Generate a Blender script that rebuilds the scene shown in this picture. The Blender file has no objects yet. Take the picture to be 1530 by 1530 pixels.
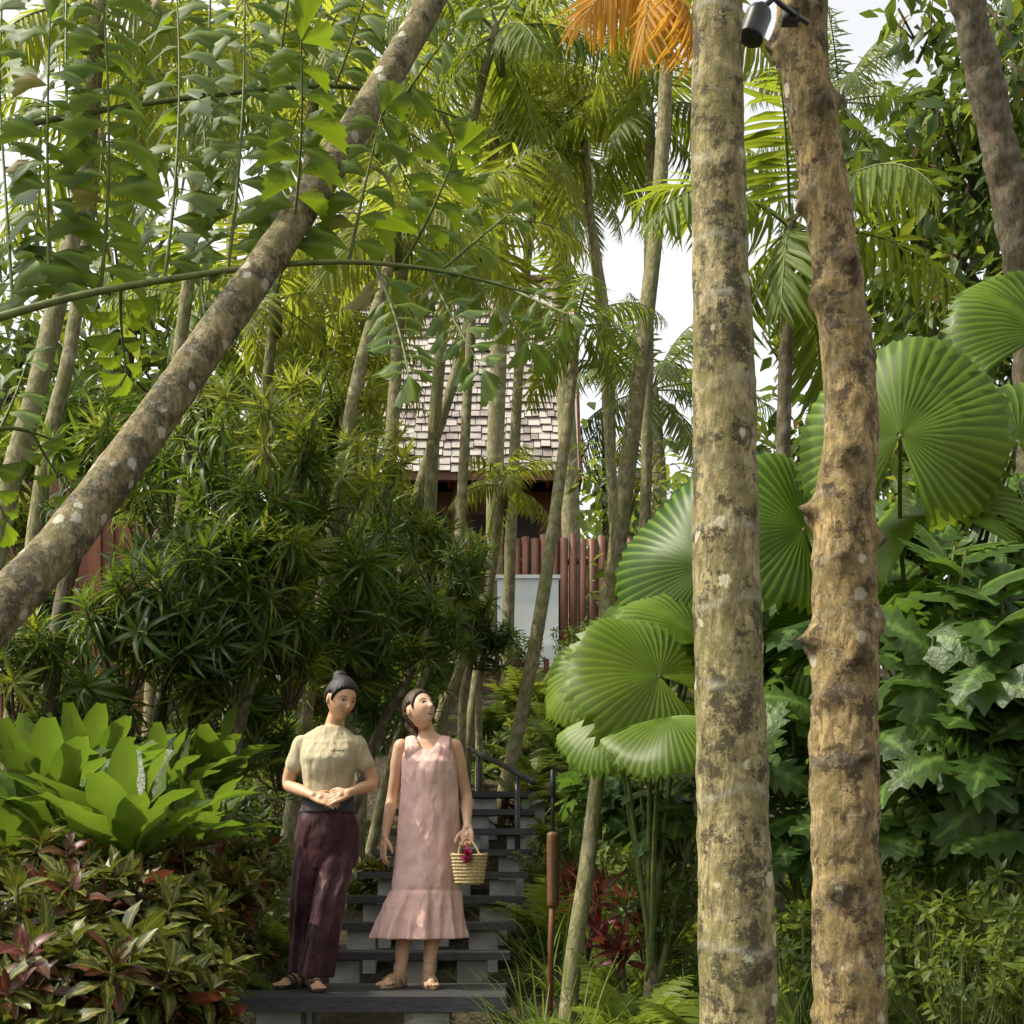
import bpy, math, random
import numpy as np
from mathutils import Vector, Matrix, noise
random.seed(11); rng=np.random.default_rng(11)
R=random.uniform
SC=bpy.context.scene
FL=2320.0; CZ=0.61
# survey readings (bearing, height, true distance) converted to metric positions
def sv(b,e,d): return Vector(((b-765)/FL*d, d, CZ+(1300-e)/FL*d))
def gz(x,y):
    if y<8.2: z=-0.32
    elif y<18: z=-0.32+0.33*(y-8.2)
    elif y<40: z=2.914+0.12*(y-18)
    else: z=5.554
    return z+0.06*math.sin(x*1.3+y*.7)*(0 if abs(x+.7)<1.2 and y<13 else 1)
def newmat(name):
    m=bpy.data.materials.new(name); m.use_nodes=True
    nt=m.node_tree; nt.nodes.clear()
    return m,nt,nt.nodes.new('ShaderNodeOutputMaterial')
def N(nt,t,**k):
    n=nt.nodes.new(t)
    for a,b in k.items(): setattr(n,a,b)
    return n
def mixc(nt,fac,a,b,bt='MIX'):
    n=N(nt,'ShaderNodeMix',data_type='RGBA',blend_type=bt)
    for s,v in ((n.inputs[0],fac),(n.inputs[6],a),(n.inputs[7],b)):
        if isinstance(v,bpy.types.NodeSocket): nt.links.new(v,s)
        elif isinstance(v,(int,float)): s.default_value=v
        else: s.default_value=(*v,1)
    return n.outputs[2]
def math_(nt,op,a,b=0,c=None):
    n=N(nt,'ShaderNodeMath',operation=op)
    for i,v in enumerate((a,b) if c is None else (a,b,c)):
        if isinstance(v,bpy.types.NodeSocket): nt.links.new(v,n.inputs[i])
        else: n.inputs[i].default_value=v
    return n.outputs[0]
def ramp(nt,f,lo,hi):
    n=N(nt,'ShaderNodeMapRange'); n.interpolation_type='SMOOTHSTEP'
    nt.links.new(f,n.inputs[0]); n.inputs[1].default_value=lo; n.inputs[2].default_value=hi
    return n.outputs[0]
def noise_(nt,scale,detail=4,vec=None,rough=.55):
    n=N(nt,'ShaderNodeTexNoise'); n.inputs['Scale'].default_value=scale
    n.inputs['Detail'].default_value=detail; n.inputs['Roughness'].default_value=rough
    if vec is not None: nt.links.new(vec,n.inputs['Vector'])
    return n.outputs[0]
def objco(nt,sc=(1,1,1)):
    t=N(nt,'ShaderNodeTexCoord'); m=N(nt,'ShaderNodeMapping'); m.inputs['Scale'].default_value=sc
    nt.links.new(t.outputs['Object'],m.inputs['Vector']); return m.outputs[0]
def leafmat(name,c1,c2,tc,tf=.4,rough=.5,rib=.5,ribc=None,spot=None,pleat=False,fine=False):
    m,nt,out=newmat(name)
    at=N(nt,'ShaderNodeAttribute',attribute_name='lc'); sp=N(nt,'ShaderNodeSeparateColor')
    nt.links.new(at.outputs['Color'],sp.inputs[0])
    r,g,b=sp.outputs
    oi=N(nt,'ShaderNodeObjectInfo')
    f=math_(nt,'FRACT',math_(nt,'ADD',r,math_(nt,'MULTIPLY',oi.outputs['Random'],.35)))
    col=mixc(nt,r if pleat else f,c1,c2)
    if not pleat: col=mixc(nt,math_(nt,'MULTIPLY',oi.outputs['Random'],.5),col,[x*.4 for x in c1])
    if fine:
        big=noise_(nt,14,3,objco(nt)); col=mixc(nt,math_(nt,'MULTIPLY',ramp(nt,big,.35,.7),.45),col,[x*.45 for x in c1])
    ac=math_(nt,'ABSOLUTE',math_(nt,'SUBTRACT',g,.5))
    ribm=ramp(nt,g,.55,1.0) if pleat else math_(nt,'SUBTRACT',1.0,ramp(nt,ac,.0,.16))
    rc=ribc or [min(1,x*2.2+.01) for x in c2]
    if rib: col=mixc(nt,math_(nt,'MULTIPLY',ribm,rib),col,rc)
    if spot:
        w=N(nt,'ShaderNodeMath',operation='SINE')
        nt.links.new(math_(nt,'MULTIPLY_ADD',b,38,math_(nt,'MULTIPLY',ac,-30)),w.inputs[0])
        mk=math_(nt,'MULTIPLY',ramp(nt,w.outputs[0],.2,.8),ramp(nt,noise_(nt,38,2,objco(nt)),.38,.6))
        col=mixc(nt,math_(nt,'MULTIPLY',mk,.8),col,spot)
    col=mixc(nt,math_(nt,'MULTIPLY',ramp(nt,r,.955,.985),.7),col,(.17,.10,.02))
    p=N(nt,'ShaderNodeBsdfPrincipled'); nt.links.new(col,p.inputs['Base Color'])
    p.inputs['Roughness'].default_value=rough; p.inputs['Specular IOR Level'].default_value=.28
    t=N(nt,'ShaderNodeBsdfTranslucent'); nt.links.new(mixc(nt,.72,col,tc),t.inputs[0])
    mx=N(nt,'ShaderNodeMixShader'); mx.inputs[0].default_value=tf
    nt.links.new(p.outputs[0],mx.inputs[1]); nt.links.new(t.outputs[0],mx.inputs[2])
    if fine:
        bn=N(nt,'ShaderNodeBump'); bn.inputs['Strength'].default_value=.45; bn.inputs['Distance'].default_value=.014
        nt.links.new(noise_(nt,30,2,objco(nt)),bn.inputs['Height']); nt.links.new(bn.outputs[0],p.inputs['Normal'])
    nt.links.new(mx.outputs[0],out.inputs[0]); return m
def simplemat(name,c1,c2=None,scale=8,rough=.7,bump=.3,bd=.01,sc=(1,1,1),spec=.4,lo=.35,hi=.65):
    m,nt,out=newmat(name); p=N(nt,'ShaderNodeBsdfPrincipled')
    v=objco(nt,sc); n=noise_(nt,scale,4,v)
    nt.links.new(mixc(nt,ramp(nt,n,lo,hi),c1,c2 or [x*.7 for x in c1]),p.inputs['Base Color'])
    p.inputs['Roughness'].default_value=rough; p.inputs['Specular IOR Level'].default_value=spec
    if bump>.15:
        b=N(nt,'ShaderNodeBump'); b.inputs['Strength'].default_value=bump; b.inputs['Distance'].default_value=bd
        nt.links.new(noise_(nt,scale*3,4,v),b.inputs['Height']); nt.links.new(b.outputs[0],p.inputs['Normal'])
    nt.links.new(p.outputs[0],out.inputs[0]); return m
def barkmat(name,base,moss,lichen,dark,lich=.5,mossf=.5,ringc=(.5,.48,.38),stretch=.35,hero=True):
    m,nt,out=newmat(name); p=N(nt,'ShaderNodeBsdfPrincipled')
    at=N(nt,'ShaderNodeAttribute',attribute_name='lc'); sp=N(nt,'ShaderNodeSeparateColor')
    nt.links.new(at.outputs['Color'],sp.inputs[0]); r,g,b=sp.outputs
    v=objco(nt,(1,1,stretch)); v1=objco(nt)
    nf=noise_(nt,42,6,v,.72)
    col=mixc(nt,ramp(nt,nf,.40,.60),[x*.42 for x in base],base)
    col=mixc(nt,math_(nt,'MULTIPLY',ramp(nt,noise_(nt,6,7,v1,.78),.50-.12*mossf,.60),.85),col,moss)
    if hero:
        col=mixc(nt,math_(nt,'MULTIPLY',ramp(nt,noise_(nt,9,8,v1,.8),.51,.56),.88),col,dark)
    col=mixc(nt,math_(nt,'MULTIPLY',g,.6),col,ringc)
    if hero:
        vo=N(nt,'ShaderNodeTexVoronoi'); vo.inputs['Scale'].default_value=13
        nt.links.new(v1,vo.inputs['Vector'])
        wob=math_(nt,'ADD',vo.outputs['Distance'],math_(nt,'MULTIPLY',noise_(nt,60,3,v1),.35))
        sepc=N(nt,'ShaderNodeSeparateColor'); nt.links.new(vo.outputs['Color'],sepc.inputs[0])
        keep=math_(nt,'GREATER_THAN',sepc.outputs[0],1-.4*lich)
        lm=math_(nt,'MULTIPLY',math_(nt,'SUBTRACT',1,ramp(nt,wob,.42,.5)),keep)
        lm2=ramp(nt,noise_(nt,30,8,v1,.85),.57-.05*lich,.62)
        lm=math_(nt,'MAXIMUM',lm,math_(nt,'MULTIPLY',lm2,.5))
        col=mixc(nt,math_(nt,'MULTIPLY',lm,.85),col,lichen)
    col=mixc(nt,math_(nt,'MULTIPLY',r,.85),col,dark)
    nt.links.new(col,p.inputs['Base Color']); p.inputs['Roughness'].default_value=.85
    p.inputs['Specular IOR Level'].default_value=.25
    bb=N(nt,'ShaderNodeBump'); bb.inputs['Strength'].default_value=.95; bb.inputs['Distance'].default_value=.018
    nt.links.new(nf,bb.inputs['Height']); nt.links.new(bb.outputs[0],p.inputs['Normal'])
    nt.links.new(p.outputs[0],out.inputs[0]); return m
M={}
M['fish']=leafmat('fishtail_leaf',(.04,.085,.009),(.09,.14,.013),(.31,.43,.015),.38,.5)
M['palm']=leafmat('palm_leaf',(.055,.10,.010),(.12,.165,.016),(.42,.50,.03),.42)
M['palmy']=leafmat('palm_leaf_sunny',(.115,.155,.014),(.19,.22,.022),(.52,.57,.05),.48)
M['coco']=leafmat('coconut_leaf',(.07,.11,.03),(.13,.165,.045),(.36,.44,.08),.38)
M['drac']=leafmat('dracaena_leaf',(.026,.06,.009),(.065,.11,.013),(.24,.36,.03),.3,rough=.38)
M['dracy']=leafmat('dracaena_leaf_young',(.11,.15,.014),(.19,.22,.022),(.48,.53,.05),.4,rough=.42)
M['fan']=leafmat('fan_palm_leaf',(.028,.08,.009),(.11,.165,.014),(.34,.48,.03),.42,rough=.42,rib=.6,pleat=True)
M['phil']=leafmat('philodendron_leaf',(.038,.085,.014),(.08,.135,.025),(.22,.38,.04),.32,rough=.42,fine=True)
M['nest']=leafmat('nest_fern_leaf',(.042,.09,.012),(.085,.14,.018),(.26,.40,.03),.34,rough=.4,rib=.6,ribc=(.05,.04,.015),fine=True)
M['croton']=leafmat('croton_leaf',(.024,.052,.010),(.055,.08,.012),(.22,.26,.03),.22,rough=.4,rib=.7,ribc=(.36,.29,.045),spot=(.27,.23,.04))
M['cord']=leafmat('cordyline_leaf',(.17,.018,.025),(.05,.03,.02),(.5,.06,.05),.3,rough=.4)
M['cordd']=leafmat('croton_leaf_red',(.10,.022,.016),(.06,.045,.013),(.3,.08,.04),.25,rough=.4,ribc=(.3,.08,.05))
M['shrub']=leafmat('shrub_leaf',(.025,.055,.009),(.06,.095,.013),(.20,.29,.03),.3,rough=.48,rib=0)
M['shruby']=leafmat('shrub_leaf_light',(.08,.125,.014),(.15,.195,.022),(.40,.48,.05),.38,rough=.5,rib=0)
M['grass']=leafmat('grass_blade',(.06,.115,.016),(.12,.185,.028),(.34,.44,.06),.38)
M['dead']=leafmat('dry_frond',(.46,.22,.02),(.60,.34,.04),(.95,.52,.05),.5,rough=.6)
M['stem']=simplemat('green_stem',(.13,.16,.04),(.08,.10,.025),20,.6,.1)
M['bark1']=barkmat('palm_bark_moss',(.42,.345,.17),(.17,.15,.05),(.54,.50,.34),(.05,.042,.022),.5,.8)
M['bark2']=barkmat('tree_bark_rough',(.42,.30,.13),(.17,.135,.05),(.50,.46,.34),(.055,.038,.02),.4,.5)
M['bark3']=barkmat('leaning_bark',(.30,.24,.12),(.15,.13,.05),(.50,.48,.38),(.06,.05,.028),1.0,.7)
M['barks']=barkmat('slim_palm_bark',(.32,.28,.15),(.15,.155,.055),(.42,.42,.33),(.07,.06,.04),.4,.6,(.46,.43,.3),hero=False)
M['barkd']=barkmat('dark_bark',(.17,.13,.08),(.075,.07,.03),(.42,.42,.38),(.03,.025,.018),.5,.4,hero=False)
M['soil']=simplemat('soil_litter',(.04,.032,.016),(.075,.058,.028),9,.95,1,.05)
M['deck']=simplemat('dark_deck_board',(.030,.031,.033),(.065,.065,.067),6,.5,.4,.004,(3,30,30))
M['conc']=simplemat('concrete_block',(.52,.53,.52),(.34,.35,.35),7,.85,.4)
M['white']=simplemat('painted_wall',(.66,.70,.70),(.58,.62,.62),2,.7,.1)
M['shing']=simplemat('wood_shingle',(.46,.41,.37),(.30,.26,.23),2.3,.85,.6,.01)
M['shing2']=simplemat('wood_shingle_dark',(.34,.30,.27),(.20,.17,.15),2.7,.85,.6,.01)
M['redwood']=simplemat('red_timber',(.24,.08,.03),(.12,.042,.02),5,.6,.4,.004,(1,1,.12))
M['brown']=simplemat('brown_timber',(.19,.078,.042),(.10,.042,.024),5,.55,.3,.004,(1,1,.15))
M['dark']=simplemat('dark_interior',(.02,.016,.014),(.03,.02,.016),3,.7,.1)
M['metal']=simplemat('black_metal',(.018,.018,.02),(.03,.03,.03),30,.4,.05,spec=.5)
M['bamboo']=simplemat('bamboo',(.17,.075,.025),(.09,.04,.018),9,.5,.3,.003,(1,1,.1))
M['straw']=simplemat('straw',(.62,.50,.27),(.42,.31,.14),60,.8,.9,.004,(1,1,2.2))
M['pom']=simplemat('pink_yarn',(.5,.02,.12),(.25,.01,.08),80,.9,.1)
def clothmat(name,c1,c2,sc=6,b=.5,bd=.012,rough=.85,str_=(1,1,.5)):
    m,nt,out=newmat(name); p=N(nt,'ShaderNodeBsdfPrincipled'); v=objco(nt,str_)
    nt.links.new(mixc(nt,ramp(nt,noise_(nt,sc,4,v),.3,.7),c1,c2),p.inputs['Base Color'])
    p.inputs['Roughness'].default_value=rough; p.inputs['Specular IOR Level'].default_value=.2
    p.inputs['Sheen Weight'].default_value=.1
    bb=N(nt,'ShaderNodeBump'); bb.inputs['Strength'].default_value=b; bb.inputs['Distance'].default_value=bd*2
    nt.links.new(noise_(nt,sc*1.6,2,v,.4),bb.inputs['Height']); nt.links.new(bb.outputs[0],p.inputs['Normal'])
    nt.links.new(p.outputs[0],out.inputs[0]); return m
M['khaki']=clothmat('khaki_cotton',(.46,.40,.26),(.41,.35,.22),9,.8,.025)
M['maroon']=clothmat('maroon_cloth',(.065,.020,.025),(.04,.013,.016),8,.8,.028,.5)
M['band']=clothmat('grey_waistband',(.06,.06,.065),(.045,.045,.05))
M['pink']=clothmat('pink_linen',(.76,.50,.44),(.70,.44,.38),9,.75,.025)
def skinmat(name,c):
    m,nt,out=newmat(name); p=N(nt,'ShaderNodeBsdfPrincipled')
    nt.links.new(mixc(nt,ramp(nt,noise_(nt,14,3,objco(nt)),.3,.7),c,[c[0]*.92,c[1]*.85,c[2]*.82]),p.inputs['Base Color'])
    p.inputs['Roughness'].default_value=.48
    nt.links.new(p.outputs[0],out.inputs[0]); return m
M['skin1']=skinmat('skin_tan',(.56,.33,.19)); M['skin2']=skinmat('skin_warm',(.62,.38,.24))
M['hair1']=simplemat('black_hair',(.010,.008,.008),(.02,.016,.014),60,.5,.8,.004,(1,1,.2),.35)
M['hair2']=simplemat('brown_hair',(.035,.018,.010),(.06,.03,.016),60,.5,.8,.004,(1,1,.2),.35)
M['lip']=simplemat('lips',(.42,.10,.09),(.36,.08,.08),30,.4,.05)
M['eyew']=simplemat('eye_white',(.75,.73,.70),(.7,.68,.66),30,.3,.0)
M['sandal']=simplemat('tan_leather',(.42,.31,.2),(.33,.24,.15),20,.6,.2)
M['black']=simplemat('black_leather',(.02,.018,.018),(.04,.03,.03),20,.5,.2)
class MB:
    def __init__(s): s.V=[];s.L=[];s.C=[];s.I=[];s.A=[];s.n=0
    def add(s,v,faces,a=None,mat=0):
        v=np.asarray(v,dtype=float).reshape(-1,3)
        s.L.append(np.array([i for f in faces for i in f],dtype=np.int64)+s.n)
        s.C.append(np.array([len(f) for f in faces],dtype=np.int64)); s.I.append(np.full(len(faces),mat))
        s.V.append(v); s.A.append(np.zeros((len(v),3)) if a is None else np.asarray(a,float)); s.n+=len(v)
    def inst(s,T,Ms,mat=0,rand=None):
        v,lo,co,a=T; k=len(Ms); n=len(v)
        if k==0: return
        Ms=np.asarray(Ms)
        P=np.einsum('kij,nj->kni',Ms[:,:3,:3],v)+Ms[:,None,:3,3]
        s.V.append(P.reshape(-1,3)); s.L.append((lo[None]+np.arange(k)[:,None]*n+s.n).ravel())
        s.C.append(np.tile(co,k)); s.I.append(np.full(k*len(co),mat))
        A=np.tile(a,(k,1,1)); A[:,:,0]=(rng.random(k) if rand is None else rand)[:,None]
        s.A.append(A.reshape(-1,3)); s.n+=k*n
    def mesh(s,name,mats,smooth=True):
        me=bpy.data.meshes.new(name); V=np.concatenate(s.V); L=np.concatenate(s.L); C=np.concatenate(s.C)
        me.vertices.add(len(V)); me.vertices.foreach_set('co',V.ravel())
        me.loops.add(len(L)); me.loops.foreach_set('vertex_index',L.astype(np.int32))
        me.polygons.add(len(C)); st=np.concatenate([[0],np.cumsum(C)[:-1]]).astype(np.int32)
        me.polygons.foreach_set('loop_start',st)
        me.polygons.foreach_set('material_index',np.concatenate(s.I).astype(np.int32))
        me.polygons.foreach_set('use_smooth',np.full(len(C),smooth))
        me.update(calc_edges=True)
        at=me.attributes.new('lc','FLOAT_COLOR','POINT'); A=np.concatenate(s.A)
        at.data.foreach_set('color',np.concatenate([A,np.ones((len(A),1))],1).astype(np.float32).ravel())
        for m in mats: me.materials.append(M[m])
        return me
def obj(name,me,loc=(0,0,0),rot=(0,0,0),sc=1,parent=None):
    o=bpy.data.objects.new(name,me); SC.collection.objects.link(o); o.location=loc; o.rotation_euler=rot
    o.scale=(sc,sc,sc) if isinstance(sc,(int,float)) else sc
    if parent: o.parent=parent
    return o
def empty(name,loc=(0,0,0)):
    o=obj(name,None,loc); o.empty_display_size=.2; return o
def T_(verts,faces,attr):
    return (np.array(verts,float),np.array([i for f in faces for i in f]),np.array([len(f) for f in faces]),np.array(attr,float))
def strap(n=4,w=.05,prof=None,bend=.6,fold=.4,wave=0,twist=0):
    prof=prof or (lambda t: math.sin(math.pi*min(1,.08+.92*t)**.75)+.02)
    V=[];A=[];y=z=0.
    for i in range(n+1):
        t=i/n; a=-bend*t
        if i: y+=math.cos(a)/n; z+=math.sin(a)/n
        h=w*prof(t); wz=wave*math.sin(t*17)*h
        tw=twist*t
        for k,sx in enumerate((-1,0,1)):
            V.append((sx*h*math.cos(tw), y-(abs(sx)*fold*h)*math.sin(a), z+abs(sx)*fold*h*math.cos(a)+wz*sx+sx*h*math.sin(tw))); A.append((0,k/2,t))
    return T_(V,[(i*3+k,i*3+k+1,i*3+k+4,i*3+k+3) for i in range(n) for k in range(2)],A)
def fr(o,y,up,s=1.0):
    o=np.atleast_2d(np.array(o,float)); y=np.atleast_2d(np.array(y,float)); up=np.atleast_2d(np.array(up,float))
    y=y/np.linalg.norm(y,axis=1,keepdims=True); x=np.cross(y,up+1e-4)
    x/=np.linalg.norm(x,axis=1,keepdims=True)+1e-9; z=np.cross(x,y)
    k=len(y); s=np.broadcast_to(np.array(s,float).reshape(-1,1),(k,1))
    Mx=np.zeros((k,4,4)); Mx[:,:3,0]=x*s; Mx[:,:3,1]=y*s; Mx[:,:3,2]=z*s; Mx[:,:3,3]=o; Mx[:,3,3]=1
    return Mx
def catmull(P,Rr,step):
    P=[np.array(p,float) for p in P]; Q=[2*P[0]-P[1]]+P+[2*P[-1]-P[-2]]; RR=[Rr[0]]+list(Rr)+[Rr[-1]]
    op=[];orr=[]
    for i in range(1,len(Q)-2):
        n=max(1,int(np.linalg.norm(Q[i+1]-Q[i])/step))
        for j in range(n):
            t=j/n; a,b,c,d=Q[i-1:i+3]
            op.append(.5*((2*b)+(-a+c)*t+(2*a-5*b+4*c-d)*t*t+(-a+3*b-3*c+d)*t**3))
            tt=t*t*(3-2*t); orr.append(RR[i]*(1-tt)+RR[i+1]*tt)
    op.append(Q[-2]); orr.append(RR[-2]); return np.array(op),np.array(orr)
def tube(mb,P,rad,seg=8,mat=0,cap=True,fn=None,flat=1.0,fdir=None,r0=0):
    P=np.array([tuple(p) for p in P],float); n=len(P); rad=np.broadcast_to(np.array(rad,float),(n,))
    T=np.gradient(P,axis=0); T/=np.linalg.norm(T,axis=1,keepdims=True)+1e-9
    u=np.array(fdir,float) if fdir is not None else (np.array([0,0,1.]) if abs(T[0][2])<.9 else np.array([1.,0,0]))
    V=[];A=[];s=0
    ang=np.arange(seg)/seg*2*math.pi
    for i in range(n):
        if i: s+=np.linalg.norm(P[i]-P[i-1])
        u=u-T[i]*np.dot(u,T[i]); u/=np.linalg.norm(u)+1e-9; w=np.cross(T[i],u)
        for a in ang:
            r=rad[i]; at=(r0,0,s)
            if fn: r,at=fn(r,a,s,P[i])
            V.append(P[i]+u*math.cos(a)*r*flat+w*math.sin(a)*r); A.append(at)
    Fc=[(i*seg+k,i*seg+(k+1)%seg,(i+1)*seg+(k+1)%seg,(i+1)*seg+k) for i in range(n-1) for k in range(seg)]
    if cap:
        c0=len(V); V.append(P[0]-T[0]*rad[0]*.3); V.append(P[-1]+T[-1]*rad[-1]*.3); A+= [A[0],A[-1]]
        for k in range(seg):
            Fc.append((c0,(k+1)%seg,k)); Fc.append((c0+1,(n-1)*seg+k,(n-1)*seg+(k+1)%seg))
    mb.add(V,Fc,A,mat)
def box(mb,c,s,mat=0,rz=0):
    x,y,z=[q/2 for q in s]; ca,sa=math.cos(rz),math.sin(rz)
    V=[]
    for dz in(-z,z):
        for dx,dy in((-x,-y),(x,-y),(x,y),(-x,y)): V.append((c[0]+dx*ca-dy*sa,c[1]+dx*sa+dy*ca,c[2]+dz))
    mb.add(V,[(0,3,2,1),(4,5,6,7),(0,1,5,4),(1,2,6,5),(2,3,7,6),(3,0,4,7)],None,mat)
LANCE=[strap(3,.035,None,b,.5) for b in (.3,.7,1.1)]
LANCEW=[strap(3,.047,None,b,.4) for b in (.4,.8,1.2)]
DRA=[strap(4,.055,None,b,.35) for b in (.4,.9,1.4)]
BROAD=[strap(4,.17,lambda t: math.sin(math.pi*(.04+.93*t)**.85)+.03,b,.25,.15) for b in (.3,.8)]
BIG=[strap(8,.12,lambda t: .28+.82*math.sin(math.pi*(.0+.97*t)**1.25),b,.3,.35) for b in (.25,.55,.85)]
CROT=[strap(5,.19,lambda t: math.sin(math.pi*(.03+.94*t)**.8)+.03,b,.3,.2) for b in (.3,.7)]
BLADE=[strap(5,.018,lambda t:1-.9*t,b,.3) for b in (.5,1.1,1.7)]
SMALL=[strap(2,.22,lambda t:(.15,1,.1)[int(t*2+.01)],.5,.25)]
def fishT(seed,skew):
    q=random.Random(seed); V=[(0,0,0)];A=[(0,.5,0)];n=7
    for k in range(n):
        a=(k/(n-1)-.5)*.95; V.append((math.sin(a)*.5,.5*math.cos(a),.03*(k%2)-.10*abs(a))); A.append((0,k/(n-1)*.8+.1,.5))
    m=2*n-1
    for k in range(m):
        a=(k/(m-1)-.5)*1.1; r=1.0+skew*a*.55-(.2*q.random() if k%2 else 0)-.10*abs(a)
        V.append((math.sin(a)*r,math.cos(a)*r,.02*(k%2)-.22*abs(a)-.22*r)); A.append((0,k/(m-1)*.8+.1,1))
    Fc=[(0,1+k+1,1+k) for k in range(n-1)]
    for k in range(n-1):
        a,b=1+k,2+k; c=1+n+2*k; Fc+=[(a,c+1,c),(a,b,c+1),(b,c+2,c+1)]
    return T_(V,Fc,A)
FISH=[fishT(i,s) for i,s in enumerate((.9,-.9,.5,-.5))]
def lobedT(bend=.5):
    n=5;V=[];A=[];y=z=0
    for i in range(2*n+1):
        t=i/(2*n); a=-bend*t
        if i: y+=math.cos(a)/(2*n); z+=math.sin(a)/(2*n)
        V.append((0,y,z)); A.append((0,.5,t))
    m0=len(V)
    for sgn in(-1,1):
        for i in range(2*n+1):
            t=i/(2*n); w=.38*math.sin(math.pi*(.14+.84*t)**.75)
            if i%2==0: w*=.56
            b=V[i]; V.append((sgn*w,b[1]+w*.34*(1 if i%2 else .2)-(.14 if t<.2 else 0),b[2]-.35*w+.03*(i%2))); A.append((0,.5+sgn*.45,t))
    Fc=[]
    for s in range(2):
        for i in range(2*n):
            a,b,c,d=i,i+1,m0+s*(2*n+1)+i+1,m0+s*(2*n+1)+i
            Fc.append((a,b,c,d) if s==0 else (a,d,c,b))
    return T_(V,Fc,A)
LOBE=[lobedT(.4),lobedT(.9)]
def fanT(seed,span=5.6,cup=.12):
    q=random.Random(seed); ns=44; V=[];A=[];rs=(.03,.25,.5,.75,.9,1.0)
    ph=q.random()*6
    split=[q.random()<.10 for _ in range(ns*2+1)]
    for j,r in enumerate(rs):
        for k in range(ns*2+1):
            a=(k/(ns*2)-.5)*span
            rr=r
            if j==5: rr=1.0-(.07 if k%2 else 0)-.06*q.random()-(.14 if split[k] and k%2 else 0)
            rr*=1-.10*abs(a/span*2)**3
            z=(.028 if k%2 else -.028)*min(1,r*1.4)*1.1 + cup*r*r*math.sin(a*2+ph)*1.2 -.30*r**3+ .07*r*math.sin(5*a+ph)
            V.append((math.sin(a)*rr,math.cos(a)*rr,z)); A.append((0,1.0 if k%2 else .3,r))
    w=ns*2+1
    return T_(V,[(j*w+k,j*w+k+1,(j+1)*w+k+1,(j+1)*w+k) for j in range(5) for k in range(w-1)],A)
FAN=[fanT(1),fanT(2,5.2,.2),fanT(3,4.6,.15)]
Z=np.array([0,0,1.])
def vn(v): v=np.array(v,float); return v/(np.linalg.norm(v)+1e-9)
def frond(mb,base,d0,L,droop,n,ll,temps,mat=0,smat=1,vee=.15,pet=.14,a0=75,a1=28,hang=0.3,rr=.011,roll=0):
    m=16; P=[np.array(base,float)]; d=vn(d0); D=[d]
    side=vn(np.cross(d,Z)+1e-3)
    for i in range(m):
        d=vn(d+np.array([0,0,-1.])*droop/m*(.4+1.2*i/m)); P.append(P[-1]+d*L/m); D.append(d)
    P=np.array(P);D=np.array(D)
    tube(mb,P,np.linspace(rr,rr*.25,m+1),4,smat,False)
    Ms=[]
    for k in range(n):
        t=pet+(1-pet)*(k+.5*R(.6,1.4))/n; t=min(t,.999); f=t*m; i=int(f); q=P[i]+(P[min(i+1,m)]-P[i])*(f-i); T=D[i]
        S=vn(np.cross(T,Z)+side*.05); Nn=vn(np.cross(S,T))
        if roll: S=vn(S*math.cos(roll)+Nn*math.sin(roll)); Nn=vn(np.cross(S,T))
        a=math.radians(a0+(a1-a0)*t**1.3)
        lp=ll*(.55+.45*math.sin(math.pi*min(1,(t-pet)/(1-pet)*.8+.18)))*(1 if t<.8 else 1-.45*(t-.8)/.2)
        for s in(-1,1):
            dd=T*math.cos(a)+S*s*math.sin(a)+Nn*vee+np.array([0,0,-hang])*R(.5,1.3)+np.array([R(-.1,.1) for _ in range(3)])
            Ms.append((q,dd,Nn,lp*R(.85,1.1)))
    for ti,T in enumerate(temps):
        sub=Ms[ti::len(temps)]
        if sub: mb.inst(T,fr([x[0] for x in sub],[x[1] for x in sub],[x[2] for x in sub],[x[3] for x in sub]),mat, np.clip(rng.normal(.5,.18,len(sub)),0,.96))
def crown(name,nf,L,n,ll,temps,mats,elmin=-25,elmax=80,droop=1.5,hang=.35,vee=.1,shaft=0,**k):
    mb=MB()
    for i in range(nf):
        az=i*2.39996+R(-.2,.2); t=(i+.5)/nf; el=math.radians(elmax+(elmin-elmax)*t+R(-6,6))
        d=(math.cos(az)*math.cos(el),math.sin(az)*math.cos(el),math.sin(el))
        frond(mb,(0,0,-.1*t),d,L*R(.85,1.08)*(1 if t>.15 else .8),droop*R(.8,1.2),n,ll,temps,0,1,vee,hang=hang,roll=R(-.5,.5),**k)
    if shaft: tube(mb,[(0,0,-shaft),(0,0,-shaft*.5),(0,0,0),(0,0,.15)],[.05,.07,.05,.02],8,1)
    return mb.mesh(name,mats)
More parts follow.
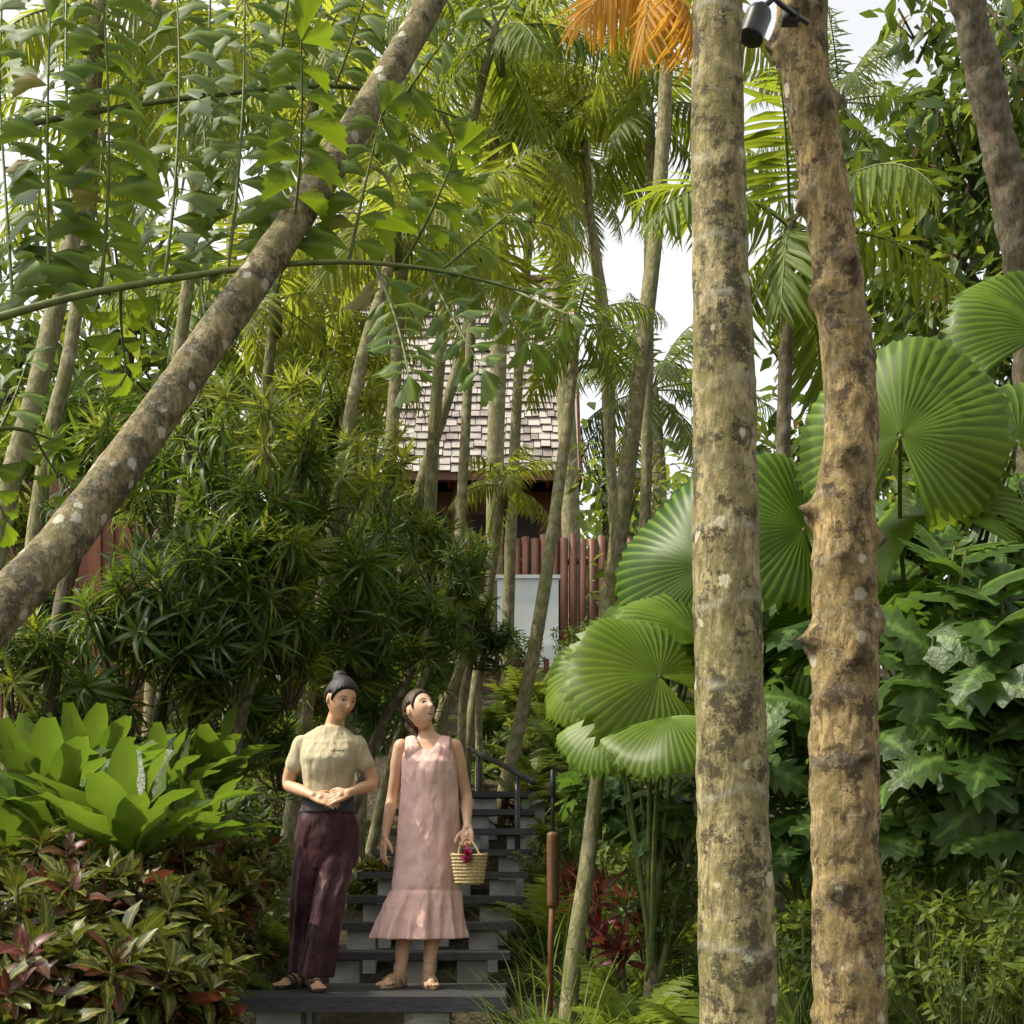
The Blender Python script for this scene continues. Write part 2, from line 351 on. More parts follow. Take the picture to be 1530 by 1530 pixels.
def rosettes(name,nr,rad,nl,temps,size,mats,stem=True,emin=-20,emax=75,hemi=True,spread=.85,upb=.5,base=(0,0,0),mat2p=0,stemr=.008):
    mb=MB(); rx,ry,rz=rad
    for i in range(nr):
        while True:
            v=np.array([R(-1,1),R(-1,1),R(-.1 if hemi else -1,1)]); l=np.linalg.norm(v)
            if .25<l<1: break
        v=v/l*(spread+(1-spread)*R(0,1))*R(.72,1.05); c=np.array([v[0]*rx,v[1]*ry,v[2]*rz])
        ax=vn(vn(c)*R(.4,1)+Z*upb+np.array([R(-.3,.3),R(-.3,.3),0]))
        if stem:
            b=np.array(base)+np.array([c[0]*.15,c[1]*.15,-.0]); mid=(b+c)/2+np.array([R(-.05,.05),R(-.05,.05),-.05*rz])
            tube(mb,[b,mid,c],[stemr*1.6,stemr*1.2,stemr],4,1,False)
        u=vn(np.cross(ax,[.3,.9,.1])); w=np.cross(ax,u); O=[];D=[];U=[];S=[]
        k=int(nl*R(.7,1.2))
        for j in range(k):
            a=j*2.39996+R(-.3,.3); t=(j+.5)/k; el=math.radians(emax+(emin-emax)*t)
            d=(u*math.cos(a)+w*math.sin(a))*math.cos(el)+ax*math.sin(el)
            O.append(c-ax*t*size*.45+d*.01); D.append(d+np.array([R(-.12,.12) for _ in range(3)])); U.append(ax); S.append(size*R(.7,1.15)*(1-.35*(t<.15)))
        m=2 if (mat2p and random.random()<mat2p) else 0
        rb=R(.1,.85)
        mb.inst(temps[i%len(temps)],fr(O,D,U,S),m,np.clip(rb+rng.normal(0,.1,k),0,.99))
    return mb.mesh(name,mats)
def build_ground():
    xs=sorted(set([-300,-150,-80,-50,-35]+[x*.5 for x in range(-50,51)]+[35,50,80,150,300])); ys=sorted(set([-60,-30,-15]+[y*.4 for y in range(-20,110)]+[50,70,110,180,320]))
    V=[(x,y,gz(x,y)+(.05*noise.noise(Vector((x*1.1,y*1.1,0))) if y<45 else 0)) for y in ys for x in xs]
    w=len(xs); Fc=[(j*w+i,j*w+i+1,(j+1)*w+i+1,(j+1)*w+i) for j in range(len(ys)-1) for i in range(w-1)]
    mb=MB(); mb.add(V,Fc); obj('ground',mb.mesh('ground',['soil']))
build_ground()
def stairs():
    root=empty('garden_stairs')
    mb=MB()
    for k in range(6): box(mb,(-.76,7.57+k*.146,-.022),(1.46,.138,.044),0)
    box(mb,(-.76,7.483,-.036),(1.47,.03,.072),0)
    for i in range(1,9):
        x=-.66+.055*i-(0.02*(i-3)**2*.2 if i>3 else 0)
        box(mb,(x,8.33+.42*i,.15*i-.022),(1.22-.03*i,.145,.044),0); box(mb,(x,8.485+.42*i,.15*i-.022),(1.22-.03*i,.145,.044),0)
    obj('treads',mb.mesh('treads',['deck'],False),parent=root)
    mb=MB()
    for x in(-1.15,-.42): box(mb,(x,7.75,-.28),(.22,.2,.46),0); box(mb,(x,8.25,-.28),(.2,.2,.46),0)
    for i in range(1,9):
        xc=-.66+.055*i
        for dx in(-.36,.02,.40): box(mb,(xc+dx*.95,8.44+.42*i,.15*i-.047-.16),(.17,.2,.31),0)
    obj('concrete_supports',mb.mesh('conc',['conc'],False),parent=root)
    rl=empty('stair_handrail'); mb2=MB()
    a=sv(797,1169,10.6); b=sv(765,1150,11.0); c=sv(662,1100,13.2)
    tube(mb2,[a,b,c],.022,8,0)
    pts=[sv(773,1160,10.85),sv(715,1128,12.0),sv(668,1104,13.1)]
    for p in pts: tube(mb2,[p,(p.x,p.y,gz(p.x,p.y)-.05)],.02,8,0)
    tube(mb2,[p-Vector((0,0,.45)) for p in pts],.01,6,0)
    obj('rail',mb2.mesh('rail',['metal']),parent=rl)
stairs()
def torch():
    root=empty('bamboo_torch'); mb=MB(); p=sv(826,1400,7.9); x,y=p.x,p.y
    tube(mb,[(x-.02,y,-.35),(x-.01,y,.25),(x,y,.48)],.016,8,0)
    P,Rr=catmull([(x,y,.42),(x,y,.46),(x,y,.76),(x,y,.80)],[.02,.030,.032,.026],.01)
    tube(mb,P,Rr,14,0,fn=lambda r,a,s,p:(r*(1+.06*math.cos(7*a)),(0,0,s)))
    tube(mb,[(x,y,.80),(x,y,1.08)],.009,8,1); tube(mb,[(x,y,.98),(x,y,1.12)],[.016,.014],8,1)
    obj('torch',mb.mesh('torch',['bamboo','metal']),parent=root)
torch()
def house():
    root=empty('shingle_roof_house'); y0=25.0; ze=7.05
    xl,xr=-4.2,1.03; rows=26; dz=3.9/rows; sl=2.3/rows
    mb=MB()
    V=[(xl,y0,ze),(xr,y0,ze),(xr,y0+2.3,ze+3.9),(xl,y0+2.3,ze+3.9),(xl,y0+4.6,ze),(xr,y0+4.6,ze)]
    mb.add([(a,b+.05,c-.03) for a,b,c in V],[(0,1,2,3),(3,2,5,4),(1,5,2),(0,3,4)],None,2)
    for r in range(rows):
        x=xl-R(0,.15)
        while x<xr:
            w=R(.10,.20); w=min(w,xr+.03-x)
            zz=ze+dz*r-R(0,.045); yy=y0+sl*r
            h=dz*1.25; t=.045+R(0,.02)
            nx=[(x+.006,yy-t,zz),(x+w-.006,yy-t,zz),(x+w-.006,yy+sl*1.2,zz+h),(x+.006,yy+sl*1.2,zz+h),(x+.006,yy+.01,zz),(x+w-.006,yy+.01,zz)]
            mb.add(nx,[(0,1,2,3),(0,4,5,1),(0,3,4),(1,5,2)],None,0 if random.random()<.65 else 1)
            x+=w
    obj('roof',mb.mesh('roof',['shing','shing2','dark'],False),parent=root)
    mb=MB(); xm=(xl+xr)/2; wd=xr-xl
    box(mb,(xm,y0+.05,ze-.08),(wd+.1,.12,.16),0)
    box(mb,(xr+.05,y0+2.3,ze-.1),(.1,4.7,.14),0)
    tube(mb,[(xr+.04,y0-.02,ze-.02),(xr+.04,y0+2.3,ze+3.95)],.06,6,0); tube(mb,[(xr+.04,y0+4.6,ze),(xr+.04,y0+2.3,ze+3.95)],.06,6,0)
    tube(mb,[(xl,y0+2.3,ze+3.95),(xr,y0+2.3,ze+3.95)],.08,6,0)
    for x in(-3.8,-2.4,-.9,.75): box(mb,(x,y0+.6,5.4),(.14,.14,3.2),0)
    for i in range(19): box(mb,(-4.0+i*.27,y0+.45,ze-.05),(.06,.8,.08),0)
    obj('eaves_and_columns',mb.mesh('eaves',['brown'],False),parent=root)
    mb=MB(); box(mb,(xm,y0+2.6,5.3),(wd-.5,3.2,3.3),0)
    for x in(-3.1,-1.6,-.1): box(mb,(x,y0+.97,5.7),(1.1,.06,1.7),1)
    obj('walls',mb.mesh('walls',['brown','dark'],False),parent=root)
    mb=MB(); box(mb,(xm,y0+.2,4.35),(wd,1.6,.16),0)
    obj('floor_slab',mb.mesh('slab',['brown'],False),parent=root)
house()
def fences():
    mb=MB(); d=22.; x=-1.7
    while x<2.1:
        tube(mb,[(x,d,3.1),(x,d,5.33+R(-.04,.04))],.058+R(0,.01),8,0); x+=.135
    box(mb,(.2,d+.1,5.0),(3.9,.06,.08),0); box(mb,(.2,d+.1,4.0),(3.9,.06,.08),0)
    obj('timber_pole_fence',mb.mesh('polefence',['brown']))
    mb=MB(); box(mb,(.22,21.6,3.9),(.85,.12,1.5),0); box(mb,(.12,21.4,3.35),(1.4,.12,.7),0)
    box(mb,(.22,21.6,4.68),(.9,.16,.05),0)
    obj('white_garden_wall',mb.mesh('wwall',['white'],False))
    mb=MB(); x=-6.5
    while x<-2.95:
        top=4.15-.42*max(0,(x+4.0))*1.4
        box(mb,(x,13+.02*math.sin(x*40),(1.0+top)/2),(.098,.03,top-1.0),0); x+=.104
    box(mb,(-4.7,13.06,1.6),(3.5,.05,.1),0); box(mb,(-4.7,13.06,2.9),(3.5,.05,.1),0)
    obj('red_timber_fence',mb.mesh('rfence',['redwood'],False))
    mb=MB(); x=-1.6
    while x<1.4:
        box(mb,(x,17.2,2.5),(.06,.04,.9),0); x+=.11
    box(mb,(-.1,17.25,2.8),(3.1,.04,.06),0)
    obj('slatted_screen',mb.mesh('screen',['brown'],False))
fences()
def trunk_mesh(P,Rr,mat,step=.03,seg=28,amp=.04,rings=None,ringw=.02,ringh=.04,knobs=(),nscale=6.,ringmask=1.0,irr=0,fine=0):
    P=[tuple(p) for p in P]; pts,rd=catmull(P,Rr,step)
    rings=rings or []
    def fn(r,a,s,p):
        q=Vector((p[0]+math.cos(a)*r*1.2,p[1]+math.sin(a)*r*1.2,p[2]))
        k=1+amp*noise.fractal(q*nscale,1,2,4); km=0;rm=0
        if fine: k+=fine*noise.fractal(Vector((q.x*34,q.y*34,q.z*13)),.9,2,3)
        for rg in rings:
            dd=(s-rg-.012*math.sin(a*2+rg*9)-irr*noise.noise(q*9))/ringw
            if abs(dd)<3: e=math.exp(-dd*dd); k+=ringh*e; rm=max(rm,e*ringmask*(.2+1.2*max(0,noise.noise(q*15)+.35)))
        for ks,ka,sz,h in knobs:
            da=(a-ka+math.pi)%(2*math.pi)-math.pi
            e=math.exp(-((s-ks)/sz)**2-(da*r/sz)**2)
            if e>.02: k+=h*e/r*(1+1.3*noise.noise(q*28)); km=max(km,min(1,e*1.2)*(.5+.5*abs(noise.noise(q*30))*2))
        return r*k,(min(1,km),min(1,rm),s)
    mb=MB(); tube(mb,pts,rd,seg,0,True,fn)
    return mb.mesh('trunk',[mat])
def low(p,z): return Vector((p[0],p[1],z))
def tallpalm():
    root=empty('tall_palm_tree'); d=4.6
    P=[low(sv(1105,1530,d),-.35),sv(1104,1500,d),sv(1095,1200,d),sv(1086,900,d),sv(1083,600,d),sv(1074,300,d),sv(1072,0,d),sv(1075,-500,d),sv(1085,-1100,d)]
    w=[.125,.116,.106,.100,.092,.081,.072,.066,.062]; z0=-.35
    rg=[sv(0,e,d).z-z0 for e in(1415,1190,1025,905,790,692,578,455,370,243,120,20,-90,-220,-340)]
    kn=[(sv(0,e,d).z-z0,a,.018,.006) for e,a in ((1180,4.0),(760,1.2),(530,4.6))]
    obj('trunk',trunk_mesh(P,w,'bark1',.014,48,.05,rg,.010,.014,kn,7,.8,.015,.03),parent=root)
    return root,P[-1]
tp_root,tp_top=tallpalm()
def knobby():
    root=empty('knobby_tree'); d=5.2
    P=[low(sv(1270,1530,d),-.35),sv(1270,1520,d),sv(1262,1200,d),sv(1262,900,d),sv(1262,760,d),sv(1272,600,d),sv(1240,330,d),sv(1205,120,d),sv(1200,-20,d),sv(1220,-400,d),sv(1180,-900,d)]
    w=[.135,.122,.112,.108,.098,.088,.078,.080,.083,.075,.06]; z0=-.35; kn=[]
    for e,a,s,h in ((1470,1,.05,.02),(1330,4.2,.04,.02),(1215,5,.04,.018),(1240,2.,.06,.02),(960,3.2,.045,.04),(930,.1,.045,.04),(985,5,.05,.025),(765,3.1,.04,.045),(800,.2,.04,.03),(840,4.4,.04,.025),(1130,5.1,.04,.02),
        (690,4.3,.04,.018),(540,.2,.035,.018),(440,3.2,.04,.022),(400,5.,.04,.022),(290,3.1,.04,.03),(150,.1,.04,.03),(160,4.9,.05,.025),(60,3,.05,.03),(20,4.7,.05,.03),(620,5.2,.04,.015),(1390,5.5,.03,.016),(1050,4.,.03,.015),(880,5.3,.035,.02)):
        kn.append((sv(0,e,d).z-z0,a,s,h))
    obj('trunk',trunk_mesh(P,w,'bark2',.014,48,.07,[i*.115+.05*math.sin(i*3) for i in range(60)],.008,.010,kn,8,.3,.03,.06),parent=root)
    return root,P[-1]
kb_root,kb_top=knobby()
def leaning():
    root=empty('leaning_tree')
    P=[sv(-520,1420,4.6),sv(-120,1070,4.95),sv(120,778,5.4),sv(300,530,5.8),sv(470,285,6.2),sv(640,10,6.7),sv(760,-250,7.1),sv(900,-560,7.6)]
    P[0].z=-.35
    w=[.10,.086,.078,.071,.065,.061,.056,.045]
    obj('trunk',trunk_mesh(P,w,'bark3',.016,36,.05,[i*.17 for i in range(60)],.007,.012,[(i*.31,R(0,6.28),.022,.007) for i in range(30)],7,.3,.02,.03),parent=root)
    return root,P[-1]
ln_root,ln_top=leaning()
def spot():
    root=empty('garden_spotlight'); mb=MB(); c=sv(1128,38,4.75); d=Vector((.18,.1,.5)).normalized()
    P,Rr=catmull([c-d*.05,c-d*.048,c+d*.04,c+d*.055,c+d*.06],[.036,.04,.04,.034,.02],.01)
    tube(mb,P,Rr,20,0); tube(mb,[c+d*.058,c+d*.09+Vector((.03,0,.01)),c+Vector((.09,.05,.09)),c+Vector((.19,.15,.09))],.009,8,0)
    tube(mb,[c+d*.05,c+d*.075],.016,10,0); box(mb,(c.x+.13,c.y+.12,c.z+.09),(.05,.04,.04),0)
    obj('lamp_body',mb.mesh('spot',['metal']),parent=root)
spot()
CR={}
CR['a']=[crown('areca_crown',11,1.2,22,.42,LANCEW,['palm','stem'],-30,78,1.5,.4,shaft=.5) for _ in range(2)]
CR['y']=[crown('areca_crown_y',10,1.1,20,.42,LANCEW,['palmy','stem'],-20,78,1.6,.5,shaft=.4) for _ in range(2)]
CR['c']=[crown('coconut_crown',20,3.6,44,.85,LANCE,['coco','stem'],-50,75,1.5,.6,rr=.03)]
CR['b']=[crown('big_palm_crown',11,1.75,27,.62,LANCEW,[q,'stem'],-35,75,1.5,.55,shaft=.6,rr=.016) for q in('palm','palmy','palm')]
def S(name,pts,w,ck=None,cs=1.0,mat='barks',rspace=.13,vi=None):
    root=empty(name); P=[sv(*p) for p in pts]
    g=gz(P[0].x,P[0].y); dirn=(P[0]-P[1])
    if P[0].z>g+.1:
        k=min((P[0].z-g+.1)/max(.2,abs(dirn.z)),4); q=P[0]+dirn*k*.6; q.z=g-.1; P=[q]+P
    n=len(P); W=[w*(1.15-.4*i/(n-1)) for i in range(n)]
    obj('trunk',trunk_mesh(P,W,mat,.06,12,.03,[i*rspace for i in range(90)],.012,.04,nscale=5,ringmask=.9),parent=root)
    if ck:
        ms=CR[ck]; dirn=(P[-1]-P[-2]).normalized(); e=dirn.to_track_quat('Z','Y').to_euler()
        obj('fronds',ms[vi] if vi is not None else random.choice(ms),P[-1],(e.x*.6,e.y*.6,R(0,6.28)),cs,root)
    return root,P[-1]
S('areca_palm',[(545,1090,11),(575,800,11),(600,420,11.4),(612,330,11.6)],.05,'b',.62,vi=1)
S('areca_palm',[(700,1110,13),(735,850,13),(752,720,13)],.045,'y',.55)
S('areca_palm',[(742,1235,12),(800,960,12),(845,650,12.3),(862,480,12.6)],.05,'a',.7)
S('areca_palm',[(905,960,13),(935,720,13),(965,480,13.2),(988,250,13.5),(1002,-60,13.8)],.075,'b',.8,rspace=.2)
S('areca_palm',[(962,900,15),(968,560,15),(972,170,15)],.06,'b',.6)
S('areca_palm',[(660,1090,12.5),(680,900,12.5),(700,560,12.8),(712,330,13)],.045,'y',1.0)
S('areca_palm',[(-10,840,8.5),(60,560,8.7),(125,260,9),(150,0,9)],.06,'b',.6)
S('areca_palm',[(60,740,9.5),(105,520,9.6),(150,200,10)],.05,'a',.8)
S('areca_palm',[(430,900,14),(445,500,14),(470,100,14)],.06,'b',.7,vi=1)
S('areca_palm',[(640,820,14.5),(655,560,14.6),(690,260,15),(740,40,15)],.06,'b',.8,vi=2)
S('areca_palm',[(470,640,16),(520,330,16),(560,180,16)],.055,'b',.7)
S('areca_palm',[(520,640,10.5),(575,420,10.8),(590,330,11)],.045,'y',.8)
S('areca_palm',[(765,760,17),(780,480,17),(805,210,17)],.06,'b',.9,vi=1)
S('areca_palm',[(620,760,16),(700,480,16),(750,120,17)],.06,'b',.8,vi=1)
S('areca_palm',[(250,700,12),(285,380,12),(300,120,12)],.055,'b',.6)
S('areca_palm',[(330,820,17),(345,420,17),(350,60,17.5)],.07,'b',.8)
S('areca_palm',[(440,800,14),(470,600,14),(480,470,14)],.05,'b',.62,vi=1)
S('areca_palm',[(370,760,13),(400,560,13),(410,440,13)],.05,'y',.9)
S('areca_palm',[(270,760,14),(300,560,14),(305,450,14)],.05,'b',.6,vi=0)
S('areca_palm',[(520,900,14),(530,700,14),(535,560,14)],.045,'y',.7)
S('areca_palm',[(550,800,17),(565,500,17),(560,380,17)],.05,'b',.6,vi=0)
S('areca_palm',[(900,500,17),(880,300,17),(870,170,17)],.05,'b',.6,vi=1)
S('palm_sapling',[(855,1450,7.6),(876,1300,7.7),(893,1160,7.8),(905,1060,7.9)],.042)
S('areca_palm',[(1165,900,9.5),(1172,600,9.5),(1180,330,9.6)],.05,'b',.72,'barkd',vi=0)
S('palm_sapling',[(975,1400,9.),(972,1200,9.1),(975,1050,9.2)],.05)
S('coconut_palm',[(985,800,26),(985,700,26),(975,580,26.5)],.13,'c',.62)
S('coconut_palm',[(850,700,24),(835,400,24),(832,85,24)],.14,'c',.5)
S('coconut_palm',[(910,700,28),(905,500,28),(870,260,28)],.13,'c',.5)
S('coconut_palm',[(600,700,30),(560,300,30),(530,50,30)],.13,'c',.7)
S('coconut_palm',[(740,700,22),(745,300,22),(690,60,22)],.12,'c',.45)
S('coconut_palm',[(1250,700,20),(1260,300,20),(1255,150,20)],.12,'c',.45)
obj('fronds',CR['b'][0],tp_top,(0,0,1),1,tp_root)
def dead():
    mb=MB()
    for b0,dx,dz,L,n,rl in(((990,-50,12.7),-.62,-.30,1.0,40,.9),((985,-70,12.6),-.15,-.6,1.05,36,-.3),((1000,-40,12.5),.22,-.6,.85,30,.4)):
        frond(mb,sv(*b0),(dx,-.35,dz),L,.9,n,.58,LANCE,0,1,0,a0=62,a1=22,hang=.45,pet=.02,roll=rl)
    obj('dry_palm_frond',mb.mesh('dry',['dead','stem']))
dead()
def fishtail():
    root=empty('fishtail_palm'); mb=MB()
    def sec(a,b,d0,d1,size=.21,yaw=0,bow=.06,sp=.09):
        size*=.95
        A=np.array(sv(*a,d0)); B=np.array(sv(*b,d1)); L=np.linalg.norm(B-A); n=int(L/sp)
        T=(B-A)/L; S_=vn(np.cross(T,[math.sin(yaw),-math.cos(yaw),.1])); Nn=np.cross(S_,T)
        C=(A+B)/2+S_*bow*L
        P=[(1-t)**2*A+2*t*(1-t)*C+t*t*B for t in np.linspace(0,1,14)]
        tube(mb,P,np.linspace(.008,.003,14),5,1,False)
        Ms=[[] for _ in FISH]
        for k in range(n):
            t=(k+.7)/n; q=(1-t)**2*A+2*t*(1-t)*C+t*t*B
            for s in(-1,1):
                if random.random()<.04: continue
                dd=S_*s*R(.6,1.0)+T*R(.0,.45)+Nn*R(-.4,.4)+np.array([0,0,-.12])
                Ms[(0 if s>0 else 1)+2*random.randint(0,1)].append((q+T*s*sp*.22,dd,Nn+S_*R(-.5,.5)+Z*R(.1,.9),size*R(.7,1.15)*(1-.35*t)))
        Ms[0].append((B,T,Nn,size*.8))
        for i,x in enumerate(Ms):
            if x: mb.inst(FISH[i],fr([q[0] for q in x],[q[1] for q in x],[q[2] for q in x],[q[3] for q in x]),0,np.clip(rng.normal(.42,.25,len(x)),0,1))
    P=[sv(-420,560,5.4),sv(-100,500,5.7),sv(150,435,5.9),sv(450,393,6.1),sv(640,402,6.2),sv(800,440,6.3)]
    pp,rr=catmull(P,[.022,.018,.014,.011,.008,.004],.06); tube(mb,pp,rr,7,1)
    for a,b,sz in (((20,468),(-10,20),.2),((75,452),(75,30),.2),((150,436),(150,-40),.22),((245,420),(262,-30),.22),((340,404),(365,-30),.22),((430,396),(450,60),.21),((520,395),(570,170),.19),((600,398),(680,230),.17),
        ((180,432),(190,560),.14),((300,412),(310,500),.12),((560,397),(610,560),.18),((640,402),(720,550),.18),((700,412),(790,510),.17),((760,430),(850,470),.13),((660,404),(760,320),.15)):
        sec(a,b,5.9+(a[0])/1500,R(5.6,6.4),sz,R(-.5,.5),R(-.06,.06))
    P=[sv(-420,250,7.2),sv(-50,200,7.5),sv(250,150,7.8),sv(520,130,8.1),sv(700,180,8.3)]
    pp,rr=catmull(P,[.022,.018,.014,.011,.005],.06); tube(mb,pp,rr,7,1)
    for a,b,sz in (((0,195),(20,-200),.2),((100,178),(110,-230),.2),((200,160),(225,-230),.2),((310,148),(330,-230),.2),((410,140),(450,-180),.2),((500,130),(560,-60),.19),((600,150),(680,40),.18),
        ((60,190),(50,380),.18),((200,160),(190,390),.18),((300,150),(310,360),.18),((400,140),(430,330),.18),((490,135),(500,280),.18),((560,140),(620,300),.18),((660,170),(720,310),.17)):
        sec(a,b,7.5+(a[0])/1000,R(7.4,8.5),sz,R(-.8,.8),R(-.08,.08))
    P=[sv(-420,760,6.),sv(-150,690,6.3),sv(0,640,6.6),sv(90,660,6.9)]
    pp,rr=catmull(P,[.022,.018,.01,.005],.06); tube(mb,pp,rr,7,1)
    for a,b,sz in (((-60,660),(-40,520),.18),((0,640),(40,540),.15),((-30,650),(10,780),.15),((50,650),(110,740),.13)):
        sec(a,b,6.6,6.8,sz,R(-.5,.5))
    obj('fronds',mb.mesh('fish',['fish','stem']),parent=root)
    obj('trunk',trunk_mesh([(-3.1,5.6,-.4),(-3.0,5.7,1.5),(-2.9,5.8,3.5),(-2.8,6,6)],[.1,.09,.08,.05],'barks',.06,16,.03,[i*.2 for i in range(30)],.012,.05),parent=root)
fishtail()
def fanpalm(name,base,leaves):
    root=empty(name); mb=MB()
    for (b,e,d,r,nx,ny,nz,spin,ti,tone) in leaves:
        c=np.array(sv(b,e,d)); nrm=vn((nx,ny,nz)); sd_=np.array([math.sin(spin),0,math.cos(spin)]); dirn=vn(sd_-nrm*np.dot(sd_,nrm))
        mb.inst(FAN[ti],fr(c,dirn,nrm,r),0,np.array([tone]))
        bb=np.array(base)+np.array([R(-.03,.03),R(-.03,.03),R(-.1,0)]); mid=(c+bb)/2+np.array([(c[0]-bb[0])*.15,.1,.25*abs(c[2]-bb[2])])
        pp,rr=catmull([bb,mid,c],[.016,.011,.009],.08); tube(mb,pp,rr,6,1)
    g=gz(base[0],base[1])
    tube(mb,[(base[0],base[1],g-.1),(base[0],base[1],(g+base[2])/2),(base[0],base[1],base[2]),(base[0],base[1],base[2]+.06)],[.055,.05,.04,.012],10,2)
    obj('leaves',mb.mesh(name,['fan','stem','barkd']),parent=root)
b1=sv(1400,1250,7.3)
fanpalm('fan_palm',(b1.x,b1.y,.35),[
 (1345,650,6.6,.50,-.3,-1,.15,.05,0,.5),(1520,660,6.8,.46,.3,-1,.4,.1,1,.3),(1395,770,6.8,.42,-.5,-.7,.8,-.3,2,.6),(1480,750,7.0,.42,.5,-.6,.7,.4,1,.3),
 (1200,790,7.0,.45,.3,-.9,.3,-.5,0,.2),(1560,500,8,.5,.4,-.8,.4,.2,2,.3),(1450,1070,6.4,.38,.1,-.5,.9,2.6,1,.3),(1530,900,7.0,.4,.4,-.6,.7,1.2,0,.15),(1240,940,7.2,.36,-.4,-.7,.6,-1,2,.25),(1330,900,7.2,.38,.1,-.8,.6,.1,1,.3),(1480,960,7.2,.4,.3,-.7,.6,.8,0,.2),(1440,1150,6.7,.34,-.5,-.4,.8,-2,2,.25)])
b2=sv(975,1290,7.9)
fanpalm('fan_palm',(b2.x,b2.y,.12),[
 (1055,845,7.5,.53,-.3,-1,.15,-.5,1,.05),(985,1010,6.9,.42,.35,-.8,.5,-1.0,0,.75),(1045,960,7.3,.43,.5,-.6,.6,.4,2,.45),(945,950,7.6,.36,-.7,-.6,.6,-.6,1,.9),(1140,790,8.0,.5,.3,-.9,.2,.3,0,.2),(1000,1070,6.8,.36,-.3,-.45,.9,-2.2,2,.6),(925,1060,7.2,.36,-.5,-.5,.8,-1.7,2,.5),(1010,920,7.8,.43,.0,-.8,.7,-.2,0,.35),(1120,1000,7.4,.4,.3,-.7,.7,1.0,1,.3),(900,1000,7.5,.34,-.2,-.7,.7,-1.2,1,.9)])
ME={}
ME['drac']=[rosettes('dracaena',14,(.75,.75,.9),30,DRA,.46,['drac','barkd','dracy'],True,-40,80,mat2p=.18,base=(0,0,-.6),stemr=.011,hemi=False,spread=.6) for _ in range(3)]
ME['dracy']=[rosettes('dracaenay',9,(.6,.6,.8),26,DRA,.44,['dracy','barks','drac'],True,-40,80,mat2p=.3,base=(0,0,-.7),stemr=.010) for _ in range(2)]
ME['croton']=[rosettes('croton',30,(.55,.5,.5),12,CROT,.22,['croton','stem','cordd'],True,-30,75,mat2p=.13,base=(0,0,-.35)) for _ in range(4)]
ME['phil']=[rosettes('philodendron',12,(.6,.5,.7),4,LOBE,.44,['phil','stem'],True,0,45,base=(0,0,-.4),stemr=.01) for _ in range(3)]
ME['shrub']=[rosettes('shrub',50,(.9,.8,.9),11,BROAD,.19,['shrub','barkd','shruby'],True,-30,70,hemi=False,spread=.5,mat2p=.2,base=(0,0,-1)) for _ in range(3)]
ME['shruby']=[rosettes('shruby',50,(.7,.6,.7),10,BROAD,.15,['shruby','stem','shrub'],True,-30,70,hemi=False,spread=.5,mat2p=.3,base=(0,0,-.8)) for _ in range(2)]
ME['cord']=[rosettes('cordyline',3,(.16,.16,.25),11,[strap(5,.11,None,.6,.35)],.28,['cord','barkd','cordd'],True,5,85,base=(0,0,-.3),mat2p=.5) for _ in range(2)]
# dark leaning dracaena stems with leafy heads behind the women
for a,b,d,w in (((290,1130),(350,850),9.3,.05),((335,1190),(405,860),9.2,.055),((240,1060),(290,900),9.4,.04),((560,1110),(640,940),10.6,.035),((590,1120),(690,850),11.4,.035),((655,1080),(700,930),12,.04),((690,1100),(712,960),12.2,.035),((716,1130),(730,930),12.3,.03),((500,1050),(560,860),10.6,.035),((85,960),(150,700),9,.05)):
    rt,tp=S('dracaena_tree',[(a[0],a[1],d),((a[0]+b[0])/2+R(-8,8),(a[1]+b[1])/2,d),(b[0],b[1],d)],w,None,1,'barkd' if d<11 else 'barks')
    obj('leaves',random.choice(ME['drac']),tp,(0,0,R(0,6)),.36 if d>10.5 else .48,rt)
def nestfern():
    mb=MB()
    for i in range(20):
        az=i*2.39996; t=(i+.5)/20; el=math.radians(82-50*t); d=(math.cos(az)*math.cos(el),math.sin(az)*math.cos(el),math.sin(el))
        mb.inst(BIG[i%3],fr((d[0]*.05,d[1]*.05,0),d,(0,0,1) if el<1.1 else (-d[0],-d[1],.3),R(.7,1.)),0,np.array([R(.1,.9)]))
    return mb.mesh('nest',['nest','stem'])
ME['nest']=[nestfern() for _ in range(2)]
def grassm(n,L,mat,temps=BLADE,rad=.18,emin=30):
    mb=MB(); O=[];D=[];Sx=[]
    for i in range(n):
        a=R(0,6.28); r=rad*math.sqrt(random.random()); O.append((r*math.cos(a),r*math.sin(a),0)); el=math.radians(R(emin,88)); b=a+R(-.8,.8)
        D.append((math.cos(b)*math.cos(el),math.sin(b)*math.cos(el),math.sin(el))); Sx.append(L*R(.5,1.15))
    for k,T in enumerate(temps): mb.inst(T,fr(O[k::len(temps)],D[k::len(temps)],[(0,0,1.)]*len(O[k::len(temps)]),Sx[k::len(temps)]),0)
    return mb.mesh('grass',[mat])
ME['grass']=[grassm(60,.5,'grass') for _ in range(3)]
def fernm(L,nf,mat):
    mb=MB()
    for i in range(nf):
        az=i*2.39996+R(-.2,.2); el=math.radians(R(25,75)); d=(math.cos(az)*math.cos(el),math.sin(az)*math.cos(el),math.sin(el))
        frond(mb,(0,0,0),d,L*R(.7,1.1),1.4,20,L*.22,[strap(2,.14,lambda t:(1,.8,.1)[int(t*2+.01)],.3,.2)],0,1,.05,rr=.004,hang=.1,a0=85,a1=60)
    return mb.mesh('fern',[mat,'stem'])
ME['fern']=[fernm(.6,12,'shruby') for _ in range(2)]+[fernm(.6,12,'grass')]
def bed(name,kind,items):
    root=empty(name)
    for it in items:
        b,e,d,s=it[:4]; p=sv(b,e,d)
        obj('plant',random.choice(ME[kind]),p,(R(-.12,.12),R(-.12,.12),R(0,6.28)),s*R(.92,1.08),root)
